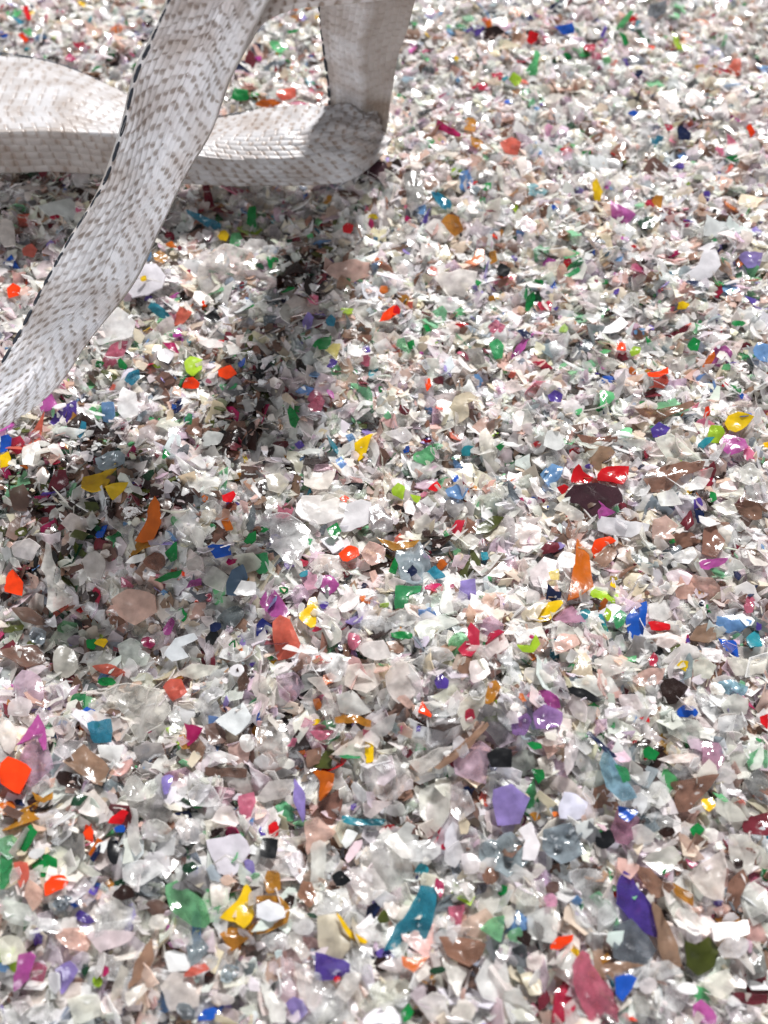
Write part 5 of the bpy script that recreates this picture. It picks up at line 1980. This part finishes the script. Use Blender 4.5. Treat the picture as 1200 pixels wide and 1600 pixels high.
    e3 = np.stack([ii[0, 1:], ii[0, :-1], ii[0, :-1] + B, ii[0, 1:] + B], -1)
    e4 = np.stack([ii[-1, :-1], ii[-1, 1:], ii[-1, 1:] + B, ii[-1, :-1] + B], -1)
    fa = np.concatenate([f1, f2, e1, e2, e3, e4])
    if flip is False: fa = fa[:, ::-1]
    me = mesh_from("webbing", V, fa.ravel(), np.arange(len(fa)) * 4, None, np.ones(len(fa), bool), C, None, WEB)
    w = np.linalg.norm(np.diff(R3, axis=1), axis=2).sum(1)
    print("strap width mm", [round(1000 * float(w[int(f * (nl - 1))]), 1) for f in (0, .2, .4, .6, .8, 1)], "length", round(float(s[-1]), 3))
    return me, S, nn, sl_


def stitch_mesh(path, nrm, s, period, duty, rad):
    """dark dashes of one thread along an edge"""
    V, Fc = [], []
    k0 = 0
    for a in np.arange(s[0], s[-1] - period, period):
        b = a + period * duty
        ts = np.linspace(a, b, 7)
        P = np.stack([np.interp(ts, s, path[:, c]) for c in range(3)], 1)
        Nn = np.stack([np.interp(ts, s, nrm[:, c]) for c in range(3)], 1)
        tan = np.gradient(P, axis=0); tan /= np.linalg.norm(tan, axis=1)[:, None]
        Nn /= np.linalg.norm(Nn, axis=1)[:, None]
        bi = np.cross(tan, Nn)
        prof = rad * np.array([.45, .9, 1, .9, 1.05, .9, .4]) * (.8 + .4 * (math.sin(a * 977.0) * .5 + .5))
        for c in range(7):
            for m in range(8):
                t = m * math.pi / 4
                V.append(P[c] + bi[c] * math.cos(t) * prof[c] + Nn[c] * math.sin(t) * prof[c] * .45)
        for c in range(6):
            for m in range(8):
                i0 = k0 + c * 8 + m; i1 = k0 + c * 8 + (m + 1) % 8
                Fc.append((i0, i1, i1 + 8, i0 + 8))
        Fc.append(tuple(k0 + m for m in range(7, -1, -1))); Fc.append(tuple(k0 + 48 + m for m in range(8)))
        k0 += 56
    T = np.array([len(f) for f in Fc]); L = np.concatenate([np.array(f) for f in Fc])
    return mesh_from("edge_stitching", np.array(V), L, np.concatenate([[0], np.cumsum(T)[:-1]]), None, np.ones(len(Fc), bool), mat=STITCH)


def fibre_mesh(S, nn, n, seed, lo=.004, hi=.013):
    """thin frayed hairs that leave the edges of the webbing"""
    r = np.random.default_rng(seed)
    V, Fc = [], []
    k0 = 0
    for _ in range(n):
        e = 0 if r.random() < .5 else -1
        i = r.integers(10, len(S) - 30)
        p = S[i, e].copy(); inner = S[i, e] - S[i, 4 if e == 0 else -5]; inner /= np.linalg.norm(inner)
        al = S[i + 20, e] - S[i, e]; al /= np.linalg.norm(al)
        d = inner * r.uniform(.3, 1) + al * r.normal(0, .9) + nn[i, e] * r.uniform(-.1, .6)
        d /= np.linalg.norm(d); L = r.uniform(lo, hi); bend = r.normal(0, .9, 3)
        rad = r.uniform(.00008, .00016)
        q = p - inner * .0006 + nn[i, e] * .0004
        for c in range(6):
            t1 = np.cross(d, [.3, .2, .9]); t1 /= np.linalg.norm(t1); t2 = np.cross(d, t1)
            for m in range(3):
                V.append(q + (t1 * math.cos(m * 2.094) + t2 * math.sin(m * 2.094)) * rad)
            q = q + d * L / 5; d = d + bend * .18; d /= np.linalg.norm(d)
        for c in range(5):
            for m in range(3):
                a = k0 + c * 3 + m; b2 = k0 + c * 3 + (m + 1) % 3
                Fc.append((a, b2, b2 + 3, a + 3))
        k0 += 18
    V = np.array(V)
    return mesh_from("frayed_fibres", V, np.array(Fc).ravel(), np.arange(len(Fc)) * 4, None, np.ones(len(Fc), bool),
                     np.full((len(V), 3), .72), None, WEB)


def R_(*pts):
    return np.array([on_height(px, py, z * (1 + 2.1 * max(z - .02, 0)))[0] for px, py, z in pts])


def empty(name, loc):
    o = D.objects.new(name, None)
    o.empty_display_size = .02
    o.location = loc
    scene.collection.objects.link(o)
    bpy.context.view_layer.update()
    return o


def adopt(o, root):
    o.parent = root
    o.matrix_parent_inverse = Matrix.Translation(root.location).inverted()


# front strap: comes down from above the frame to the left, with a lengthwise crease
S1_CREASE = .007
S1 = [
    R_((312, -160, .185), (385, -150, .178), (450, -140, .188)),
    R_((290, -70, .176), (362, -62, .168), (430, -50, .178)),
    R_((262, 5, .163), (330, 12, .155), (400, 25, .164)),
    R_((238, 60, .150), (302, 68, .143), (375, 82, .150)),
    R_((212, 118, .137), (276, 126, .131), (353, 140, .137)),
    R_((190, 205, .122), (250, 205, .117), (330, 205, .120)),
    R_((160, 290, .107), (222, 285, .103), (288, 278, .104)),
    R_((110, 372, .092), (178, 362, .089), (248, 358, .088)),
    R_((72, 440, .078), (140, 436, .076), (208, 440, .074)),
    R_((25, 530, .060), (82, 530, .060), (140, 532, .058)),
    R_((-22, 605, .045), (32, 612, .045), (82, 612, .043)),
    R_((-85, 680, .028), (-42, 694, .028), (0, 668, .027)),
    R_((-170, 745, .008), (-130, 770, .008), (-80, 735, .010)),
]
S1 = np.array(S1); S1[:9, 1, 2] -= S1_CREASE
me, S, nn, sl1 = strap_mesh(S1, 18, .0092, .37, .85, 1, pale=.90)
root = empty("webbing_strap", S[-1].mean(0).tolist())
tag(root, 'white woven strap slanting down left in front, dark dashes on its left edge', 'strap')
o = link("webbing", me); adopt(o, root)
sm_ = stitch_mesh(S[:, 0] + nn[:, 0] * .0004, nn[:, 0], sl1, .0128, .80, .0011)
o = link("edge_stitching", sm_); adopt(o, root)
o = link("frayed_fibres", fibre_mesh(S, nn, 60, 8)); adopt(o, root); o['kind'] = 'stuff'

# back strap: lies on the flakes, folds up at the right and bends over to the left again
S2a = [
    R_((-200, 74, .050), (-200, 140, .060), (-200, 205, .062), (-200, 258, .030)),
    R_((-80, 78, .050), (-80, 140, .060), (-80, 205, .062), (-80, 262, .030)),
    R_((0, 84, .048), (0, 145, .058), (0, 207, .060), (0, 266, .028)),
    R_((100, 104, .044), (104, 155, .053), (108, 208, .056), (110, 270, .024)),
    R_((200, 150, .036), (200, 182, .044), (200, 214, .048), (200, 277, .020)),
    R_((290, 182, .028), (290, 208, .036), (290, 240, .036), (292, 286, .015)),
    R_((350, 182, .024), (350, 210, .034), (352, 248, .032), (360, 289, .013)),
    R_((430, 170, .024), (433, 206, .036), (438, 248, .032), (446, 291, .012)),
    R_((500, 168, .030), (508, 202, .036), (520, 242, .028), (532, 286, .011)),
    R_((548, 168, .030), (560, 195, .032), (575, 228, .022), (580, 262, .010)),
    R_((584, 172, .026), (594, 190, .024), (602, 208, .014), (606, 225, .008)),
]
S2b = [
    R_((510, 205, .006), (552, 212, .006), (602, 222, .006)),
    R_((514, 172, .020), (558, 178, .024), (607, 184, .020)),
    R_((513, 130, .048), (560, 132, .055), (612, 140, .048)),
    R_((506, 80, .074), (560, 80, .082), (622, 88, .074)),
    R_((501, 25, .100), (565, 20, .108), (640, 35, .100)),
    R_((492, -40, .128), (565, -45, .136), (655, -35, .130)),
    R_((478, -110, .152), (560, -120, .158), (668, -120, .158)),
]
S2c = [
    R_((668, -122, .160), (650, -75, .160), (660, -30, .156)),
    R_((600, -110, .166), (602, -55, .168), (606, -4, .158)),
    R_((500, -105, .166), (505, -45, .170), (515, 6, .158)),
    R_((400, -90, .160), (425, -35, .166), (452, 18, .156)),
    R_((335, -50, .152), (372, -6, .158), (410, 38, .152)),
    R_((302, 0, .142), (344, 34, .148), (385, 72, .144)),
    R_((276, 60, .130), (322, 84, .136), (362, 116, .132)),
    R_((252, 130, .116), (300, 140, .122), (345, 165, .118)),
    R_((232, 200, .102), (285, 205, .106), (322, 218, .104)),
]
root = empty("webbing_strap", S2a[4].mean(0).tolist())
tag(root, 'dirty white woven strap lying flat on the flakes behind, folding upwards at its right end', 'strap')
me, S, nn, s_ = strap_mesh(S2a, 18, .0092, .37, lambda u, t: np.where(t < .5, .55, .80), 2, pale=.54, buckle=True, stain=lambda u, t: .55 * (u > .66) * (t < .45))
o = link("webbing", me); adopt(o, root)
sm_ = stitch_mesh(S[:, 0] + nn[:, 0] * .0008, nn[:, 0], s_, .0165, .94, .0010)
o = link("edge_stitching", sm_); adopt(o, root)
o = link("frayed_fibres", fibre_mesh(S, nn, 70, 9)); adopt(o, root); o['kind'] = 'stuff'
me, S, nn, s_ = strap_mesh(S2b, 14, .0092, .40, .35, 3, pale=.82, stain=lambda u, t: np.clip((u - .50) * 6, 0, .70) + .3 * (u < .12) + np.clip(1 - t / .22, 0, .6))
o = link("webbing", me); adopt(o, root)
sm_ = stitch_mesh(S[:, 0] + nn[:, 0] * .0003, nn[:, 0], s_, .0165, .85, .0011)
o = link("edge_stitching", sm_); adopt(o, root)
me, S, nn, s_ = strap_mesh(S2c, 13, .0092, .38, 1.0, 4, pale=.82, stain=lambda u, t: .25 + 0 * u)
o = link("webbing", me); adopt(o, root)
